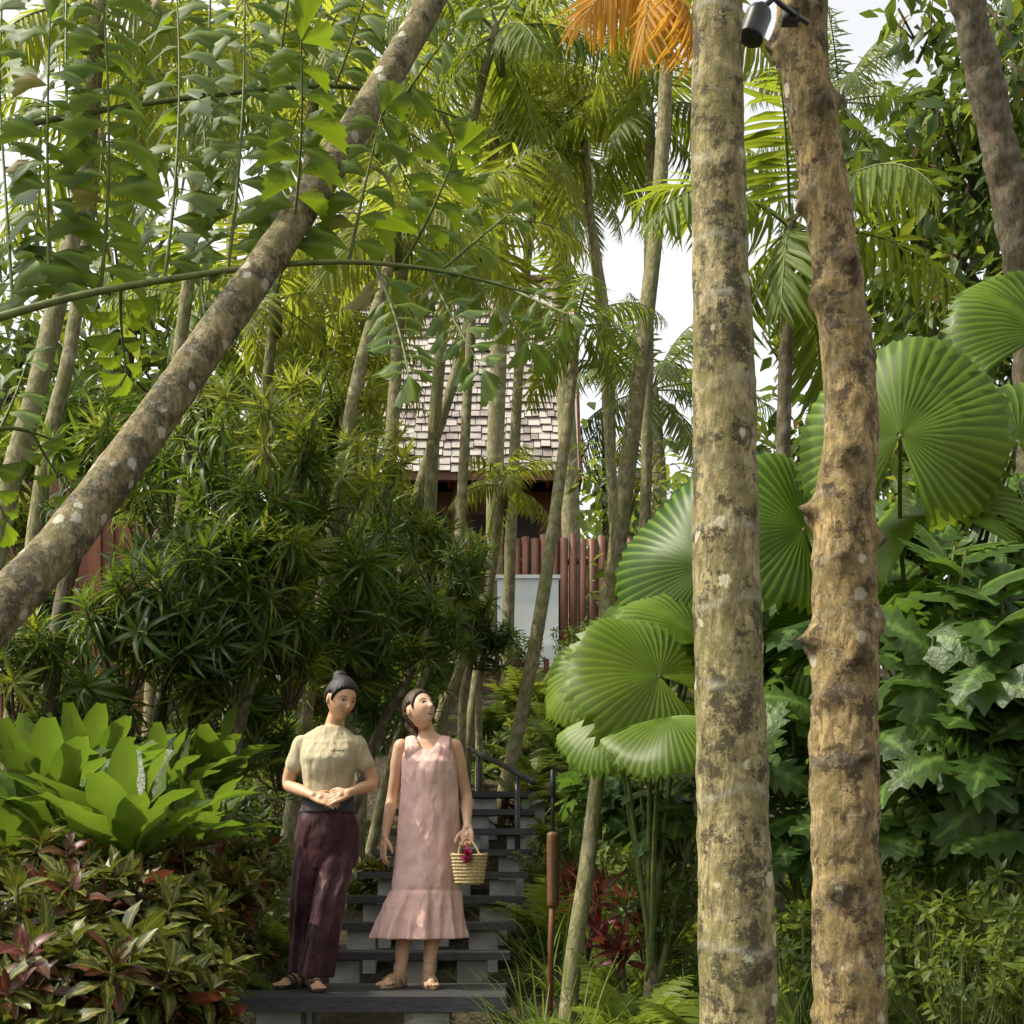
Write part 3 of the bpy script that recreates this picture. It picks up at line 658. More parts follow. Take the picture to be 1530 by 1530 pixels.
def scatter(name,kind,n,x0,x1,y0,y1,s0,s1,zo=0):
    root=empty(name)
    for i in range(n):
        x=R(x0,x1);y=R(y0,y1)
        if 7.2<y<13 and -1.5<x<.12+.03*(y-8): continue
        obj('plant',random.choice(ME[kind]),(x,y,gz(x,y)+zo),(R(-.1,.1),R(-.1,.1),R(0,6.28)),R(s0,s1),root)
bed('dracaena_thicket','drac',[(430,780,9.6,.62),(340,760,9.4,.6),(270,900,9,.58),(480,880,9.8,.6),(420,980,9.4,.52),(540,940,10.4,.55),(340,930,9,.52),(600,880,11,.55),(190,960,9,.55),(110,1000,9.5,.5),(560,790,11,.55),(640,830,12,.5),(390,850,10.5,.6),(30,1000,8.8,.45),(290,1030,9.3,.5),(660,970,12.5,.45),(40,640,10,.6),(470,690,11.5,.6),(330,680,11,.6),(560,1040,11,.45),(250,790,11,.55),(130,630,10.5,.5),(200,690,11.5,.55),(440,620,12,.5),(70,1080,9,.45),(480,1000,10.4,.5),(380,1080,9.6,.42),(220,1090,9.2,.42),(620,1000,11.6,.42),(60,920,10.5,.5),(30,800,11,.45),(620,1090,11.4,.35),(420,1130,9.8,.35)])
bed('young_dracaena','dracy',[(420,670,9.4,.55),(500,720,10,.5),(560,690,10.5,.45),(600,770,12,.45),(370,640,10,.5),(520,620,12,.5),(310,620,11,.5),(470,610,11.5,.5),(350,1000,9,.3),(690,830,12.5,.35)])
bed('nest_fern','nest',[(185,1300,7.2,.72),(60,1260,7.6,.78),(290,1270,8.0,.52),(10,1330,7.2,.6),(320,1180,8.8,.5),(120,1200,8.3,.7),(240,1210,8.4,.55)])
bed('croton_bed','croton',[(60,1450,6.2,.8),(160,1420,6.4,.8),(250,1420,6.6,.68),(285,1450,6.9,.58),(210,1500,6.0,.72),(120,1540,5.6,.75),(20,1370,6.8,.8),(270,1510,6.5,.6),(340,1370,7.9,.5),(170,1370,7.2,.72),(30,1540,5.6,.75),(230,1560,5.8,.62),(100,1370,7,.72),(380,1310,8.5,.45),(545,1340,10.4,.5),(280,1350,7.4,.62),(10,1440,6.0,.7),(370,1430,8.3,.38)])
scatter('fern_bed','fern',50,.25,4.2,6.0,12,.6,1.1)
scatter('grass_border','grass',80,.12,3.5,6.4,10.5,.8,1.3)
scatter('shrub_understorey','shrub',44,-6,-1.5,8.9,15,.4,.65,.15)
scatter('shrub_hillside','shrub',36,-1.5,8,13,20,.4,.7,.2)
scatter('shrub_bank','shrub',20,1.8,6,9,13,.5,.8,.4)
scatter('light_shrubs','shruby',36,.3,5,8.2,15,.4,.7,.2)
scatter('grass_slope','grass',24,-4,-1.8,6.5,10,.8,1.3)
bed('slope_ferns','fern',[(800,1170,12.8,.9),(840,1150,13,.9),(770,1140,14,.9),(860,1110,14.5,1),(690,1160,13.6,.8),(820,1110,15,1.1),(730,1120,14.6,1),(780,1200,12.2,.7),(850,1200,11.6,.8),(400,1400,8.6,.6),(420,1440,8.4,.5),(380,1350,8.9,.6),(360,1480,8.0,.5),(395,1320,9.2,.6),(790,1080,16,1.2),(850,1050,17,1.3)])
bed('light_shrub_border','shruby',[(1000,1330,8.0,.45),(930,1290,8.8,.45),(1380,1420,6.2,.42),(1480,1370,6.3,.48),(1440,1480,5.8,.4),(1200,1420,6.6,.42),(870,1250,10,.45),(720,1210,13.2,.5),(1530,1440,6,.5),(800,1290,10.4,.3),(1350,1350,6.6,.4),(820,1110,14.5,.5)])
bed('cordyline_plants','cord',[(880,1370,8.2,.8),(935,1420,8.1,.8),(850,1340,9.5,.7),(-10,1140,7.5,.6),(960,1380,8.4,.7),(655,1250,11.5,.8),(780,1220,12,.7)])
bed('philodendron_thicket','phil',[(1390,960,6.5,.85),(1480,900,6.9,.8),(1500,1010,6.4,.85),(1380,1080,6.7,.85),(1200,940,7.6,.8),(1180,1100,7.2,.85),(1470,1150,6.4,.8),(1360,1220,6.8,.75),(1190,1250,7.2,.75),(1500,1260,6.5,.7),(900,1200,8.2,.5),(1010,1220,8,.55),(1330,880,7.9,.75),(1190,1020,7.7,.8),(1240,870,8.6,.8),(1530,810,8,.8)])
def leafcloud(name,cl,leafn,size,mats,mixp=.3):
    mb=MB()
    for (c,r) in cl:
        n=int(leafn*r[0]*r[2]); tk=.05*min(1,r[0])
        v=rng.normal(size=(n,3)); v/=np.linalg.norm(v,axis=1,keepdims=True); rad=rng.random(n)**.45
        nz=1+.45*np.sin(v[:,0]*5+c[0])*np.sin(v[:,2]*6+c[1])
        o=np.array(c)+v*(rad*nz)[:,None]*np.array(r)
        D=v*.6+rng.normal(size=(n,3))*.6+np.array([0,0,-.35]); U=rng.normal(size=(n,3))*.5+np.array([0,0,1.])
        h=int(n*mixp); sz=size*(.6+.8*rng.random(n))
        mb.inst(SMALL[0],fr(o[:h],D[:h],U[:h],sz[:h]),1); mb.inst(SMALL[0],fr(o[h:],D[h:],U[h:],sz[h:]),0)
        tube(mb,[(c[0],c[1],c[2]-r[2]*1.1),(c[0]+.1,c[1],c[2]-r[2]*.4),(c[0]+r[0]*.4,c[1],c[2]+r[2]*.5)],[tk,tk*.8,tk*.3],6,2)
        for q in range(5):
            a=R(0,6.28); tube(mb,[(c[0],c[1],c[2]-r[2]*.6),(c[0]+math.cos(a)*r[0]*.7,c[1]+math.sin(a)*r[1]*.7,c[2]+R(-.3,.6)*r[2])],[tk*.6,.01],5,2)
    return mb.mesh(name,mats)
def L3(b,e,d,r,ry=None,rz=None): p=sv(b,e,d); return ((p.x,p.y,p.z),(r,ry or r,rz or r))
cl=[L3(1360,300,13,1.),L3(1480,330,12,1.05),L3(1440,480,12,.95),L3(1530,180,12,.95),L3(1330,430,14,.8),L3(1300,600,14,.8),L3(1400,640,13,.9),L3(1520,560,12,1.),L3(1560,20,11,.8),L3(1440,190,12,.6),L3(1370,30,12,.3),L3(1490,30,12,.45),L3(1290,250,14,.5)]
obj('broadleaf_tree',leafcloud('bl',cl,560,.18,['shrub','shruby','barkd'],.25))
cl=[L3(b,e,d,r) for b,e,d,r in ((1180,640,12,.4),(1150,740,12,.6),(1220,760,12,.7),(1170,520,12.5,.25),(1180,860,11,.8),(1260,880,10,.7),(1320,760,11,.8),(930,730,18,.6),(985,850,18,.6),(1010,900,16,.8),(950,985,15,.5),(1010,780,22,.9),(900,700,19,.4),(930,880,19,.4))]
obj('creeper_foliage',leafcloud('cr',cl,400,.16,['shruby','shrub','barkd'],.4))
cl=[]
for i in range(20): cl.append(L3(R(-200,400),R(520,1000),R(15,19),R(.9,1.4)))
for i in range(6): cl.append(L3(R(-300,200),R(200,500),R(16,22),R(.8,1.3)))
for i in range(9): cl.append(L3(R(1300,1750),R(450,1000),R(14,18),R(1.,1.4)))
for i in range(12): cl.append(L3(R(500,1250),R(1050,1130),R(15,18),R(.4,.6)))
for i in range(7): cl.append(L3(R(440,660),R(800,950),R(17,20),R(.5,.9)))
obj('background_tree_mass',leafcloud('bg',cl,200,.24,['shrub','shruby','barkd'],.35))
cl=[L3(R(-900,2400),R(820,1000),R(34,45),R(3,4.5)) for i in range(26)]
obj('distant_tree_mass',leafcloud('bgd',cl,55,.5,['shruby','shrub','barkd'],.4))
r=empty('old_palm_trunk'); P=[sv(1560,900,8.6),sv(1545,600,8.5),sv(1528,400,8.4),sv(1490,200,8.3),sv(1445,0,8.2),sv(1415,-200,8.1),sv(1400,-500,8.1)]; P[0].z=gz(P[0].x,P[0].y)
obj('trunk',trunk_mesh(P,[.11,.1,.1,.095,.09,.08,.07],'barkd',.03,22,.18,[i*.09 for i in range(80)],.015,.06,nscale=8,ringmask=.4,irr=.05),parent=r)
obj('fronds',CR['a'][1],P[-1],(0,0,2),.8,r)
obj('crown',leafcloud('kc',[((kb_top.x+.2,kb_top.y+.3,kb_top.z+.8),(1.0,1.0,.7))],350,.16,['shrub','shruby','barkd']),parent=kb_root)
obj('crown',leafcloud('lc',[((ln_top.x,ln_top.y,ln_top.z+.5),(.8,.8,.5))],350,.16,['shrub','shruby','barkd']),parent=ln_root)
# ---------------------------------------------------------------- people
def remesh(name,mb,mats,vox,smooth=4,fac=.5):
    me=mb.mesh(name+'_src',mats); o=bpy.data.objects.new('tmp',me); SC.collection.objects.link(o)
    m=o.modifiers.new('r','REMESH'); m.mode='VOXEL'; m.voxel_size=vox; m.use_smooth_shade=True
    s=o.modifiers.new('s','SMOOTH'); s.iterations=smooth; s.factor=fac
    dg=bpy.context.evaluated_depsgraph_get(); dg.update()
    out=bpy.data.meshes.new_from_object(o.evaluated_get(dg)); bpy.data.objects.remove(o)
    out.materials.clear()
    for q in mats: out.materials.append(M[q])
    out.polygons.foreach_set('use_smooth',[True]*len(out.polygons)); return out
def loft(mb,secs,seg=40,mat=0,fold=None):
    zs=[s[0] for s in secs]; lo,hi=min(zs),max(zs); n=max(6,int((hi-lo)/.012)); secs=sorted(secs); A=np.array(secs)
    V=[]
    for z in np.linspace(lo,hi,n+1):
        i=min(len(A)-2,max(0,np.searchsorted(A[:,0],z)-1)); t=(z-A[i,0])/(A[i+1,0]-A[i,0]+1e-9); tt=t*t*(3-2*t)*.6+t*.4
        c=A[i]*(1-tt)+A[i+1]*tt
        for k in range(seg):
            a=k/seg*2*math.pi; f=1+(fold(z,a) if fold else 0)
            V.append((c[1]+math.cos(a)*c[3]*f,c[2]+math.sin(a)*c[4]*f,z))
    Fc=[(i*seg+k,i*seg+(k+1)%seg,(i+1)*seg+(k+1)%seg,(i+1)*seg+k) for i in range(n) for k in range(seg)]
    Fc.append(tuple(range(seg-1,-1,-1))); Fc.append(tuple(n*seg+k for k in range(seg)))
    mb.add(V,Fc,None,mat)
def ell(mb,c,r,mat=0,mtx=None,n=16):
    V=[];m=n
    for i in range(n+1):
        th=math.pi*i/n
        for k in range(m):
            a=2*math.pi*k/m; v=Vector((math.sin(th)*math.cos(a)*r[0],math.sin(th)*math.sin(a)*r[1],math.cos(th)*r[2]))
            if mtx: v=mtx@v
            V.append(Vector(c)+v)
    mb.add([tuple(v) for v in V],[(i*m+k,(i+1)*m+k,(i+1)*m+(k+1)%m,i*m+(k+1)%m) for i in range(n) for k in range(m)],None,mat)
def limb(mb,P,Rr,mat=0,seg=18,flat=1,fdir=None):
    pts,rd=catmull([tuple(p) for p in P],Rr,.015)
    tube(mb,pts,rd,seg,mat,True,None,flat,fdir)
    if flat==1: ell(mb,pts[0],(rd[0],)*3,mat,None,10); ell(mb,pts[-1],(rd[-1],)*3,mat,None,10)
def g2(x,z,cx,cz,sx,sz): return math.exp(-((x-cx)/sx)**2-((z-cz)/sz)**2)
def headpt(d):
    x,y,z=d.x*.070,d.y*.092,d.z*.108
    if z<0:
        q=-z/.108; x*=1-.34*q**1.5
        if y>0: y*=1-.5*q
    if y<0:
        y*=.95
        y-= .021*g2(x,z,0,-.028,.0100,.014)+.010*g2(x,z,0,-.006,.008,.022)
        y+= .008*(g2(x,z,.029,.002,.015,.010)+g2(x,z,-.029,.002,.015,.010))
        y-= .007*g2(x,z,0,-.056,.020,.010)
        y-= .012*g2(x,z,0,-.090,.022,.018)
        y-= .004*(g2(x,z,.036,-.030,.018,.02)+g2(x,z,-.036,-.030,.018,.02))
    return Vector((x,y,z))
def headsurf(x,z):
    dz=z/.108; q=max(0,-dz); xx=x/(1-.34*q**1.5)/.070; yy=-math.sqrt(max(0.01,1-xx*xx-dz*dz)); return headpt(Vector((xx,yy,dz)))
def head(mb,mtx,c):
    n,m=56,72;V=[]
    for i in range(n+1):
        th=math.pi*i/n
        for k in range(m):
            a=2*math.pi*k/m; V.append(tuple(Vector(c)+mtx@headpt(Vector((math.sin(th)*math.cos(a),math.sin(th)*math.sin(a),math.cos(th))))))
    mb.add(V,[(i*m+k,(i+1)*m+k,(i+1)*m+(k+1)%m,i*m+(k+1)%m) for i in range(n) for k in range(m)])
    for s in(-1,1): ell(mb,Vector(c)+mtx@Vector((s*.069,.010,-.010)),(.008,.016,.027),0,mtx@Matrix.Rotation(s*.35,3,'Z'))
def hair(mb,mtx,c,thick=.012,line=.062):
    n,m=56,84;V=[]
    for i in range(n+1):
        th=math.pi*i/n
        for k in range(m):
            a=2*math.pi*k/m; d=Vector((math.sin(th)*math.cos(a),math.sin(th)*math.sin(a),math.cos(th))); p=headpt(d)
            t=max(0,min(1,(p.y+.075)/.085)); t=t*t*(3-2*t)
            hl=line*(1-t)+(-.075)*t
            if -.02<p.y<.03: hl=max(hl,.018-.9*max(0,p.y))
            f=max(-1,min(1,(p.z-hl)/.012))
            tck=thick*f if f>0 else .010*f
            tck+=.0012*math.sin(a*26+d.z*4)*(f>.3)
            V.append(tuple(Vector(c)+mtx@(p+d*tck)))
    mb.add(V,[(i*m+k,(i+1)*m+k,(i+1)*m+(k+1)%m,i*m+(k+1)%m) for i in range(n) for k in range(m)])
def face(root,mtx,c,hm,smile=.0):
    mb=MB(); c=Vector(c)
    for s in(-1,1):
        p=headsurf(s*.029,.001); ell(mb,c+mtx@(p+Vector((0,.003,0))),(.0125,.006,.0052),0,mtx)
        ell(mb,c+mtx@(p+Vector((.001,-.0025,0))),(.0054,.0022,.0050),1,mtx)
        P=[c+mtx@(headsurf(s*x,.006+z)+Vector((0,-.002,0))) for x,z in((.016,-.003),(.024,.001),(.034,.001),(.043,-.004))]; tube(mb,P,[.0008,.0018,.002,.001],6,1)
        P=[c+mtx@(headsurf(s*x,z)) for x,z in((.014,.019),(.024,.023),(.036,.023),(.048,.017))]; tube(mb,P,[.0012,.0022,.002,.0008],6,1)
        ell(mb,c+mtx@(headsurf(s*.006,-.041)+Vector((0,.0005,0))),(.0025,.002,.0015),1,mtx,8)
    P=[c+mtx@(headsurf(x,z)+Vector((0,.0005,0))) for x,z in((-.023,-.0535+smile),(-.012,-.055),(0,-.0565),(.012,-.055),(.023,-.0535+smile))]
    tube(mb,P,[.001,.003,.0034,.003,.001],8,2)
    P=[c+mtx@(headsurf(x,z)+Vector((0,.0005,0))) for x,z in((-.021,-.055+smile),(-.01,-.062),(0,-.0635),(.01,-.062),(.021,-.055+smile))]
    tube(mb,P,[.001,.0032,.0038,.0032,.001],8,2)
    P=[c+mtx@(headsurf(x,z)+Vector((0,-.0015,0))) for x,z in((-.014,-.0578),(0,-.0600),(.014,-.0578))]; tube(mb,P,[.0008,.0022,.0008],8,0)
    obj('face_features',mb.mesh('ff',['eyew',hm,'lip']),parent=root)
def hand(mb,wrist,dirn,nrm,thumb,curl=.35,spread=.12,L=.95):
    y=Vector(dirn).normalized(); z=Vector(nrm); z=(z-y*z.dot(y)).normalized(); x=y.cross(z)*thumb; w=Vector(wrist)
    for i,fx in enumerate((.028,.010,-.009,-.026)):
        limb(mb,[w+x*fx*.5,w+y*.045*L+x*fx*.9,w+y*.083*L+x*fx],[.013,.0125,.0098],0,10)
    ell(mb,w+y*.045*L,(.02,.02,.02),0,None,8)
    lens=(.068,.076,.070,.056)
    for i,fx in enumerate((.028,.010,-.009,-.026)):
        p=w+y*.083*L+x*fx; a=curl*.6; P=[p];l=lens[i]*L
        dbase=(y+x*(fx*spread*20*.25)).normalized()
        for s,fl in enumerate((.45,.3,.25)):
            dd=(dbase*math.cos(a)+z*math.sin(a)).normalized(); p=p+dd*l*fl; P.append(p); a+=curl*(1.1-.1*i)
        limb(mb,P,[.0088,.0080,.0072,.006],0,10)
    t0=w+y*.022*L+x*.022; t1=t0+(y*.55+x*.75+z*.25).normalized()*.036*L; t2=t1+(y*.85+x*.3+z*.4).normalized()*.030*L; t3=t2+(y*.9+z*.45).normalized()*.022*L
    limb(mb,[t0,t1,t2,t3],[.013,.0105,.009,.007],0,10)
def foot(mb,ms,ankle,ang):
    c=Vector(ankle); f=Vector((math.sin(ang),-math.cos(ang),0)); s=Vector((math.cos(ang),math.sin(ang),0)); g=Vector((c.x,c.y,0))
    limb(mb,[c,g+Vector((0,0,.055))-f*.01,g-f*.035+Vector((0,0,.042))],[.032,.033,.026])
    limb(mb,[g+Vector((0,0,.055)),g+f*.06+Vector((0,0,.045)),g+f*.13+Vector((0,0,.034))],[.034,.032,.024])
    limb(mb,[g-f*.03+Vector((0,0,.036)),g+f*.05+Vector((0,0,.035)),g+f*.12+Vector((0,0,.032))],[.024,.026,.026])
    for i,(o,l,r) in enumerate(((-.026,.045,.0125),(-.009,.043,.009),(.006,.038,.0085),(.019,.030,.008),(.030,.02,.0075))):
        limb(mb,[g+f*.125+s*o+Vector((0,0,.031)),g+f*(.14+l)+s*o*1.1+Vector((0,0,.024))],[r,r*.85],0,8)
    outl=[]
    for t in np.linspace(0,1,28,endpoint=False):
        a=t*2*math.pi; yy=math.cos(a)*.128+.062; ww=.040 if yy>.06 else .032; outl.append(g+f*yy+s*math.sin(a)*ww)
    n=len(outl); V=[tuple(p+Vector((0,0,.002))) for p in outl]+[tuple(p+Vector((0,0,.018))) for p in outl]
    ms.add(V,[tuple(range(n-1,-1,-1)),tuple(range(n,2*n))]+[(i,(i+1)%n,n+(i+1)%n,n+i) for i in range(n)],None,0)
    for yy,h,w in((.115,.062,.040),(.085,.072,.040),(.02,.088,.037)):
        P=[g+f*yy+s*math.cos(a)*w+Vector((0,0,.015+math.sin(a)*(h-.015))) for a in np.linspace(0,math.pi,11)]
        pts,rd=catmull(P,[.011]*11,.01); tube(ms,pts,rd,8,0,True,None,.35,(0,0,1))
def person1():
    root=empty('hostess_woman',(-.99,8.0,0)); body=MB(); sh=MB(); tr=MB(); sa=MB(); hr=MB(); wb=MB()
    hc=Vector((.112,-.03,1.490)); mt=(Matrix.Rotation(math.radians(36),3,'Z')@Matrix.Rotation(math.radians(16),3,'X')@Matrix.Rotation(math.radians(6),3,'Y'))
    head(body,mt,hc)
    limb(body,[(.055,.02,1.30),(.068,.018,1.36),(.088,.005,1.42),(.1,.005,1.46)],[.058,.043,.041,.045])
    loft(body,[(.85,.04,0,.12,.09),(1.0,.04,0,.10,.08),(1.2,.045,0,.12,.085),(1.28,.045,.005,.125,.06),(1.33,.05,.01,.08,.045),(1.355,.055,.012,.055,.045)])
    SL=Vector((-.095,.01,1.258)); EL=Vector((-.165,.03,1.055)); WL=Vector((-.015,-.150,.985))
    SR=Vector((.192,.01,1.258)); ER=Vector((.265,.035,1.06)); WR=Vector((.165,-.155,1.0))
    limb(body,[SL,(SL*.5+EL*.5)+Vector((-.008,.0,0)),EL,(EL*.6+WL*.4)+Vector((0,0,-.005)),WL],[.042,.038,.033,.032,.022])
    limb(body,[SR,(SR*.5+ER*.5)+Vector((.008,.0,0)),ER,(ER*.6+WR*.4)+Vector((0,0,-.005)),WR],[.042,.038,.033,.032,.022])
    hand(body,WL,(.85,-.30,-.25),(.25,.6,-.5),1,.4)
    hand(body,WR,(-.85,-.25,-.30),(-.3,.6,-.5),-1,.45)
    def fs(z,a): return .018*math.sin(3*a+z*22)*(1 if z<1.15 else .3)+.016*math.sin(7*a-z*30)*(1 if z<1.1 else .2)
    loft(sh,[(.955,.04,0,.122,.095),(1.0,.042,-.002,.128,.10),(1.06,.045,-.006,.128,.103),(1.13,.048,-.018,.138,.118),(1.18,.048,-.022,.144,.124),(1.22,.048,-.012,.147,.112),(1.26,.048,.0,.148,.092),(1.29,.048,.006,.144,.074),(1.315,.05,.01,.120,.062),(1.338,.055,.012,.085,.056),(1.352,.057,.012,.064,.052)],48,0,fs)
    for Sx,Ex in((SL,EL),(SR,ER)):
        e=Sx.lerp(Ex,.52); limb(sh,[Sx,Sx.lerp(Ex,.25),e],[.049,.048,.052])
    obj('shirt',remesh('shirt',sh,['khaki'],.006,9),parent=root)
    loft(wb,[(.905,.04,0,.146,.114),(.94,.04,0,.136,.108),(1.0,.042,-.002,.133,.108)],48); obj('waistband',wb.mesh('wb',['band']),parent=root)
    lg=MB()
    for i in range(6): ell(lg,(.078+i*.011,-.131+.0012*i,1.215+.0015*(i%2)),(.0045,.003,.006 if i%2 else .004),0,None,6)
    obj('logo',lg.mesh('lg',['band']),parent=root)
    def ft(z,a): return (.03*math.sin(5*a+1)+.02*math.sin(9*a+z*6))*(1-.4*z)
    loft(tr,[(.62,.03,.01,.155,.11),(.70,.035,.01,.168,.12),(.78,.035,.008,.170,.125),(.86,.038,.004,.157,.118),(.92,.04,0,.140,.108),(.955,.04,0,.128,.100)],56,0,ft)
    def leg(pts,ph):
        def fl(z,a): return .07*math.sin(4*a+ph+z*3)+.06*math.sin(7*a+ph*2-z*5)
        loft(tr,[(z,x,y,rx,ry) for z,x,y,rx,ry in pts],48,0,fl)
    leg([(.075,-.095,.09,.078,.085),(.25,-.085,.08,.074,.08),(.45,-.068,.02,.080,.08),(.62,-.050,.0,.086,.088),(.76,-.03,.0,.08,.085)],0)
    leg([(.065,-.005,-.11,.088,.095),(.25,.025,-.105,.082,.088),(.45,.055,-.085,.084,.085),(.62,.085,-.035,.088,.090),(.76,.09,.0,.08,.085)],2)
    obj('trousers',remesh('tr',tr,['maroon'],.007,2),parent=root)
    foot(body,sa,(-.01,-.125,.10),.25); foot(body,sa,(-.11,.08,.10),-.5)
    obj('sandals',sa.mesh('sa',['black']),parent=root)
    obj('body',remesh('b1',body,['skin1'],.0042,2,.4),parent=root)
    hair(hr,mt,hc,.012,.062); ell(hr,hc+mt@Vector((0,.062,.104)),(.038,.036,.034)); ell(hr,hc+mt@Vector((0,.045,.085)),(.045,.045,.03))
    obj('hair',remesh('h1',hr,['hair1'],.004,2),parent=root)
    face(root,mt,hc,'hair1',.005)
def person2():
    root=empty('woman_in_pink_dress',(-.454,8.1,0)); body=MB(); dr=MB(); sa=MB(); hr=MB()
    hc=Vector((-.028,-.02,1.440)); mt=(Matrix.Rotation(math.radians(44),3,'Z')@Matrix.Rotation(math.radians(-26),3,'X')@Matrix.Rotation(math.radians(4),3,'Y'))
    head(body,mt,hc)
    limb(body,[(.012,.01,1.27),(.008,.012,1.33),(-.010,.010,1.38),(-.020,.005,1.42)],[.060,.043,.042,.045])
    loft(body,[(.75,.02,0,.12,.09),(1.0,.02,0,.105,.08),(1.15,.02,-.005,.125,.088),(1.22,.018,.0,.132,.085),(1.27,.015,.005,.125,.064),(1.305,.012,.01,.08,.050),(1.33,.01,.012,.048,.043)])
    SL=Vector((-.124,.01,1.255)); EL=Vector((-.172,.035,.995)); WL=Vector((-.205,-.03,.785))
    SR=Vector((.154,.01,1.255)); ER=Vector((.214,.04,1.0)); WR=Vector((.225,-.10,.83))
    limb(body,[SL,SL.lerp(EL,.3)+Vector((-.004,0,0)),SL.lerp(EL,.6),EL,EL.lerp(WL,.35),WL],[.041,.038,.034,.030,.031,.020])
    limb(body,[SR,SR.lerp(ER,.3)+Vector((.004,0,0)),SR.lerp(ER,.6),ER,ER.lerp(WR,.35),WR],[.041,.038,.034,.030,.031,.020])
    hand(body,WL,(-.12,-.12,-1),(.8,.4,.1),1,.28)
    hand(body,WR,(.02,-.25,-1),(-.3,-.9,.2),1,1.0)
    def fd(z,a):
        k=max(0,min(1,(1.2-z)/.7)); rf=max(0,min(1,(.50-z)/.22))
        return k*(.045*math.sin(5*a+2)+.035*math.sin(8*a+z*4)+.02*math.sin(13*a-z*6))+rf*(.07*math.sin(17*a)+.05*math.sin(9*a+1+z*3))-.05*math.exp(-((z-.505)/.009)**2)
    loft(dr,[(.255,-.04,.0,.238,.19),(.33,-.034,.0,.222,.178),(.42,-.02,.0,.204,.164),(.49,-.005,.0,.184,.150),(.52,0,0,.174,.143),(.65,.008,0,.172,.138),(.82,.016,0,.164,.13),(1.0,.022,-.002,.152,.12),(1.12,.022,-.014,.145,.122),(1.17,.02,-.016,.140,.116),(1.21,.018,-.008,.134,.100),(1.232,.018,-.004,.126,.090)],110,0,fd)
    for s in(-1,1):
        x0=.016
        P=[(x0+s*.062,-.070,1.16),(x0+s*.072,-.084,1.22),(x0+s*.080,-.078,1.255),(x0+s*.088,-.03,1.296),(x0+s*.088,.03,1.30),(x0+s*.083,.064,1.26),(x0+s*.07,.065,1.18)]
        pts,rd=catmull(P,[.050,.048,.038,.031,.031,.038,.05],.01); tube(dr,pts,rd,14,0,True,None,.28,(0,-1,.2))
    obj('dress',remesh('dr',dr,['pink'],.0055,2),parent=root)
    limb(body,[(-.07,.0,.62),(-.095,.01,.42),(-.105,.03,.30),(-.12,.02,.18),(-.125,.0,.09)],[.065,.05,.052,.037,.030])
    limb(body,[(.06,.0,.62),(.05,-.0,.42),(.045,.01,.30),(.03,-.01,.18),(.02,-.04,.09)],[.065,.05,.052,.037,.030])
    foot(body,sa,(-.13,-.0,.10),-.45); foot(body,sa,(.022,-.05,.10),.15)
    obj('sandals',sa.mesh('sa2',['sandal']),parent=root)
    obj('body',remesh('b2',body,['skin2'],.0042,2,.4),parent=root)
    hair(hr,mt,hc,.011,.064)
    ell(hr,hc+mt@Vector((0,.085,-.035)),(.036,.034,.040)); limb(hr,[hc+mt@Vector((0,.085,-.04)),hc+mt@Vector((.0,.08,-.085)),hc+mt@Vector((0,.065,-.125))],[.03,.024,.010])
    obj('hair',remesh('h2',hr,['hair2'],.004,2),parent=root)
    face(root,mt,hc,'hair2',.006)
    bg=empty('straw_basket_bag'); mb=MB(); cx,cy=-.454+.235,8.1-.135; zb=.535; seg=40; V=[]
    prof=[(0,.001),(0,.055),(.012,.07),(.05,.080),(.10,.086),(.155,.094),(.160,.094),(.157,.088),(.10,.080),(.02,.065),(.01,.001)]
    for h,r_ in prof:
        for k in range(seg):
            a=k/seg*2*math.pi; V.append((cx+math.cos(a)*r_*(1+.015*(k%2)),cy+math.sin(a)*r_*.6,zb+h+.006*math.cos(2*a)*(h>.1)))
    mb.add(V,[(i*seg+k,i*seg+(k+1)%seg,(i+1)*seg+(k+1)%seg,(i+1)*seg+k) for i in range(len(prof)-1) for k in range(seg)])
    for i in range(9):
        z=zb+.012+i*.0175; r_=.073+.021*(i/8)
        tube(mb,[(cx+math.cos(a)*r_,cy+math.sin(a)*r_*.6,z) for a in np.linspace(0,2*math.pi,33)],.0048,6,0,False)
    for yy in(-.035,.035):
        P=[(cx-.055,cy+yy,zb+.15),(cx-.045,cy+yy*.7,zb+.20),(cx-.01,cy+yy*.25,zb+.238),(cx+.03,cy+yy*.7,zb+.20),(cx+.055,cy+yy,zb+.15)]
        pp,rr=catmull(P,[.005]*5,.01); tube(mb,pp,rr,8,0)
    obj('basket',mb.mesh('basket',['straw']),parent=bg)
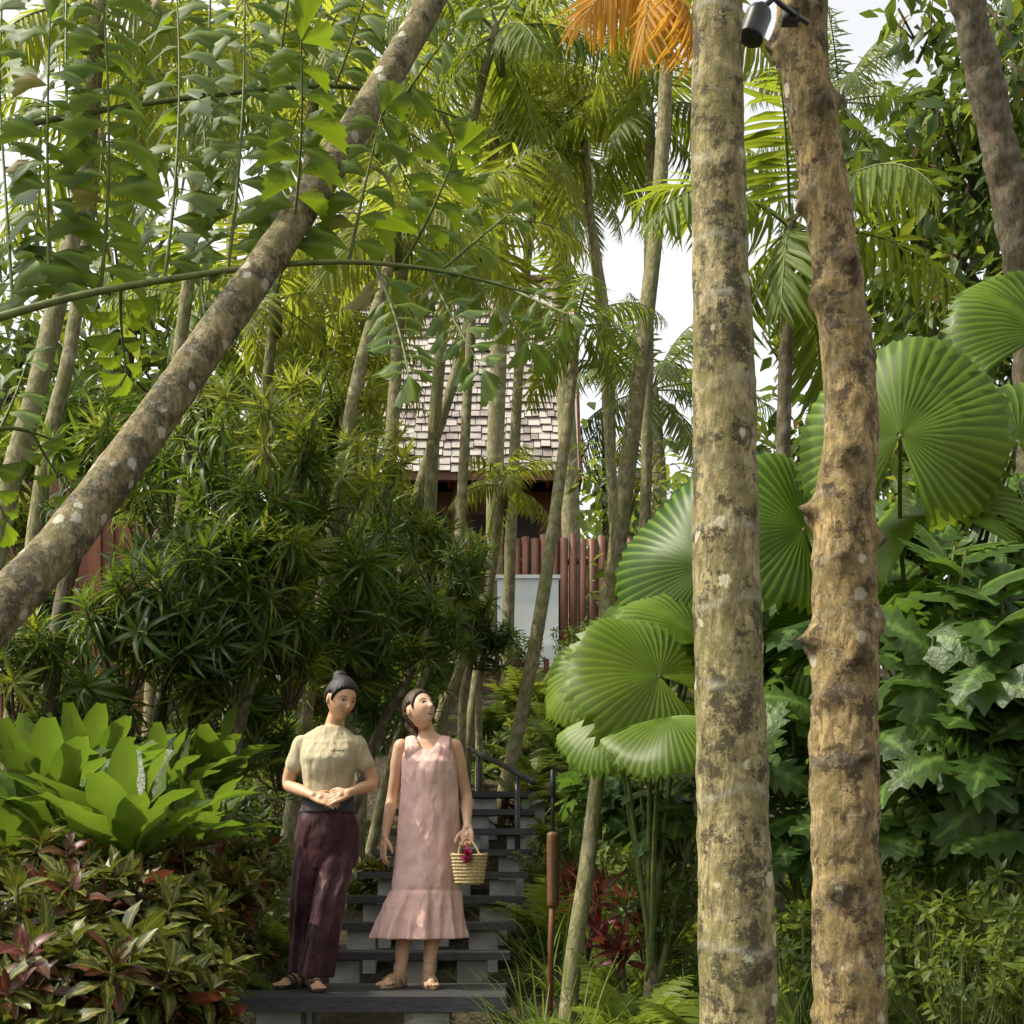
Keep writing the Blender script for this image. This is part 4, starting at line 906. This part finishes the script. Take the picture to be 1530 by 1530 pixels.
    pm=MB(); O=[];D=[]
    for q in range(260):
        v=vn(rng.normal(size=3)); O.append(np.array([cx-.01,cy-.075,zb+.15])+v*.008); D.append(v)
    pm.inst(strap(2,.05,lambda t:1,.2,0),fr(O,D,[(.2,.1,1)]*260,.032),0); tube(pm,[(cx-.01,cy-.06,zb+.15),(cx-.01,cy-.02,zb+.225)],.003,6,0)
    obj('pompom',pm.mesh('pom',['pom']),parent=bg)
person1(); person2()
# ---------------------------------------------------------------- sky, sun, camera
az=math.radians(-94); el=math.radians(52)
w=bpy.data.worlds.new("World"); SC.world=w; w.use_nodes=True; nt=w.node_tree; nt.nodes.clear()
o=nt.nodes.new('ShaderNodeOutputWorld'); b=nt.nodes.new('ShaderNodeBackground'); s=nt.nodes.new('ShaderNodeTexSky'); s.sky_type='NISHITA'; s.sun_disc=False
s.sun_elevation=el; s.sun_rotation=az%(2*math.pi); s.air_density=1.0; s.dust_density=4.0; s.ozone_density=1.0
h=nt.nodes.new('ShaderNodeHueSaturation'); h.inputs['Saturation'].default_value=.10; h.inputs['Value'].default_value=2.15
nt.links.new(s.outputs[0],h.inputs['Color']); nt.links.new(h.outputs[0],b.inputs[0]); b.inputs[1].default_value=.15; nt.links.new(b.outputs[0],o.inputs[0])
sd=Vector((math.sin(az)*math.cos(el),math.cos(az)*math.cos(el),math.sin(el)))
l=bpy.data.lights.new('sun','SUN'); l.energy=5; l.angle=math.radians(.5); l.color=(1,.91,.73)
lo=bpy.data.objects.new('sun',l); SC.collection.objects.link(lo); lo.rotation_euler=sd.to_track_quat('Z','Y').to_euler()
cam=bpy.data.cameras.new('camera'); cam.sensor_width=36; cam.lens=36*FL/1530; cam.shift_y=(1300-765)/1530; cam.clip_end=1000; cam.clip_start=.05
co=bpy.data.objects.new('camera',cam); SC.collection.objects.link(co); co.location=(0,0,CZ); co.rotation_euler=(math.pi/2,0,0); SC.camera=co
SC.view_settings.view_transform='Standard'; SC.view_settings.look='None'; SC.view_settings.exposure=0
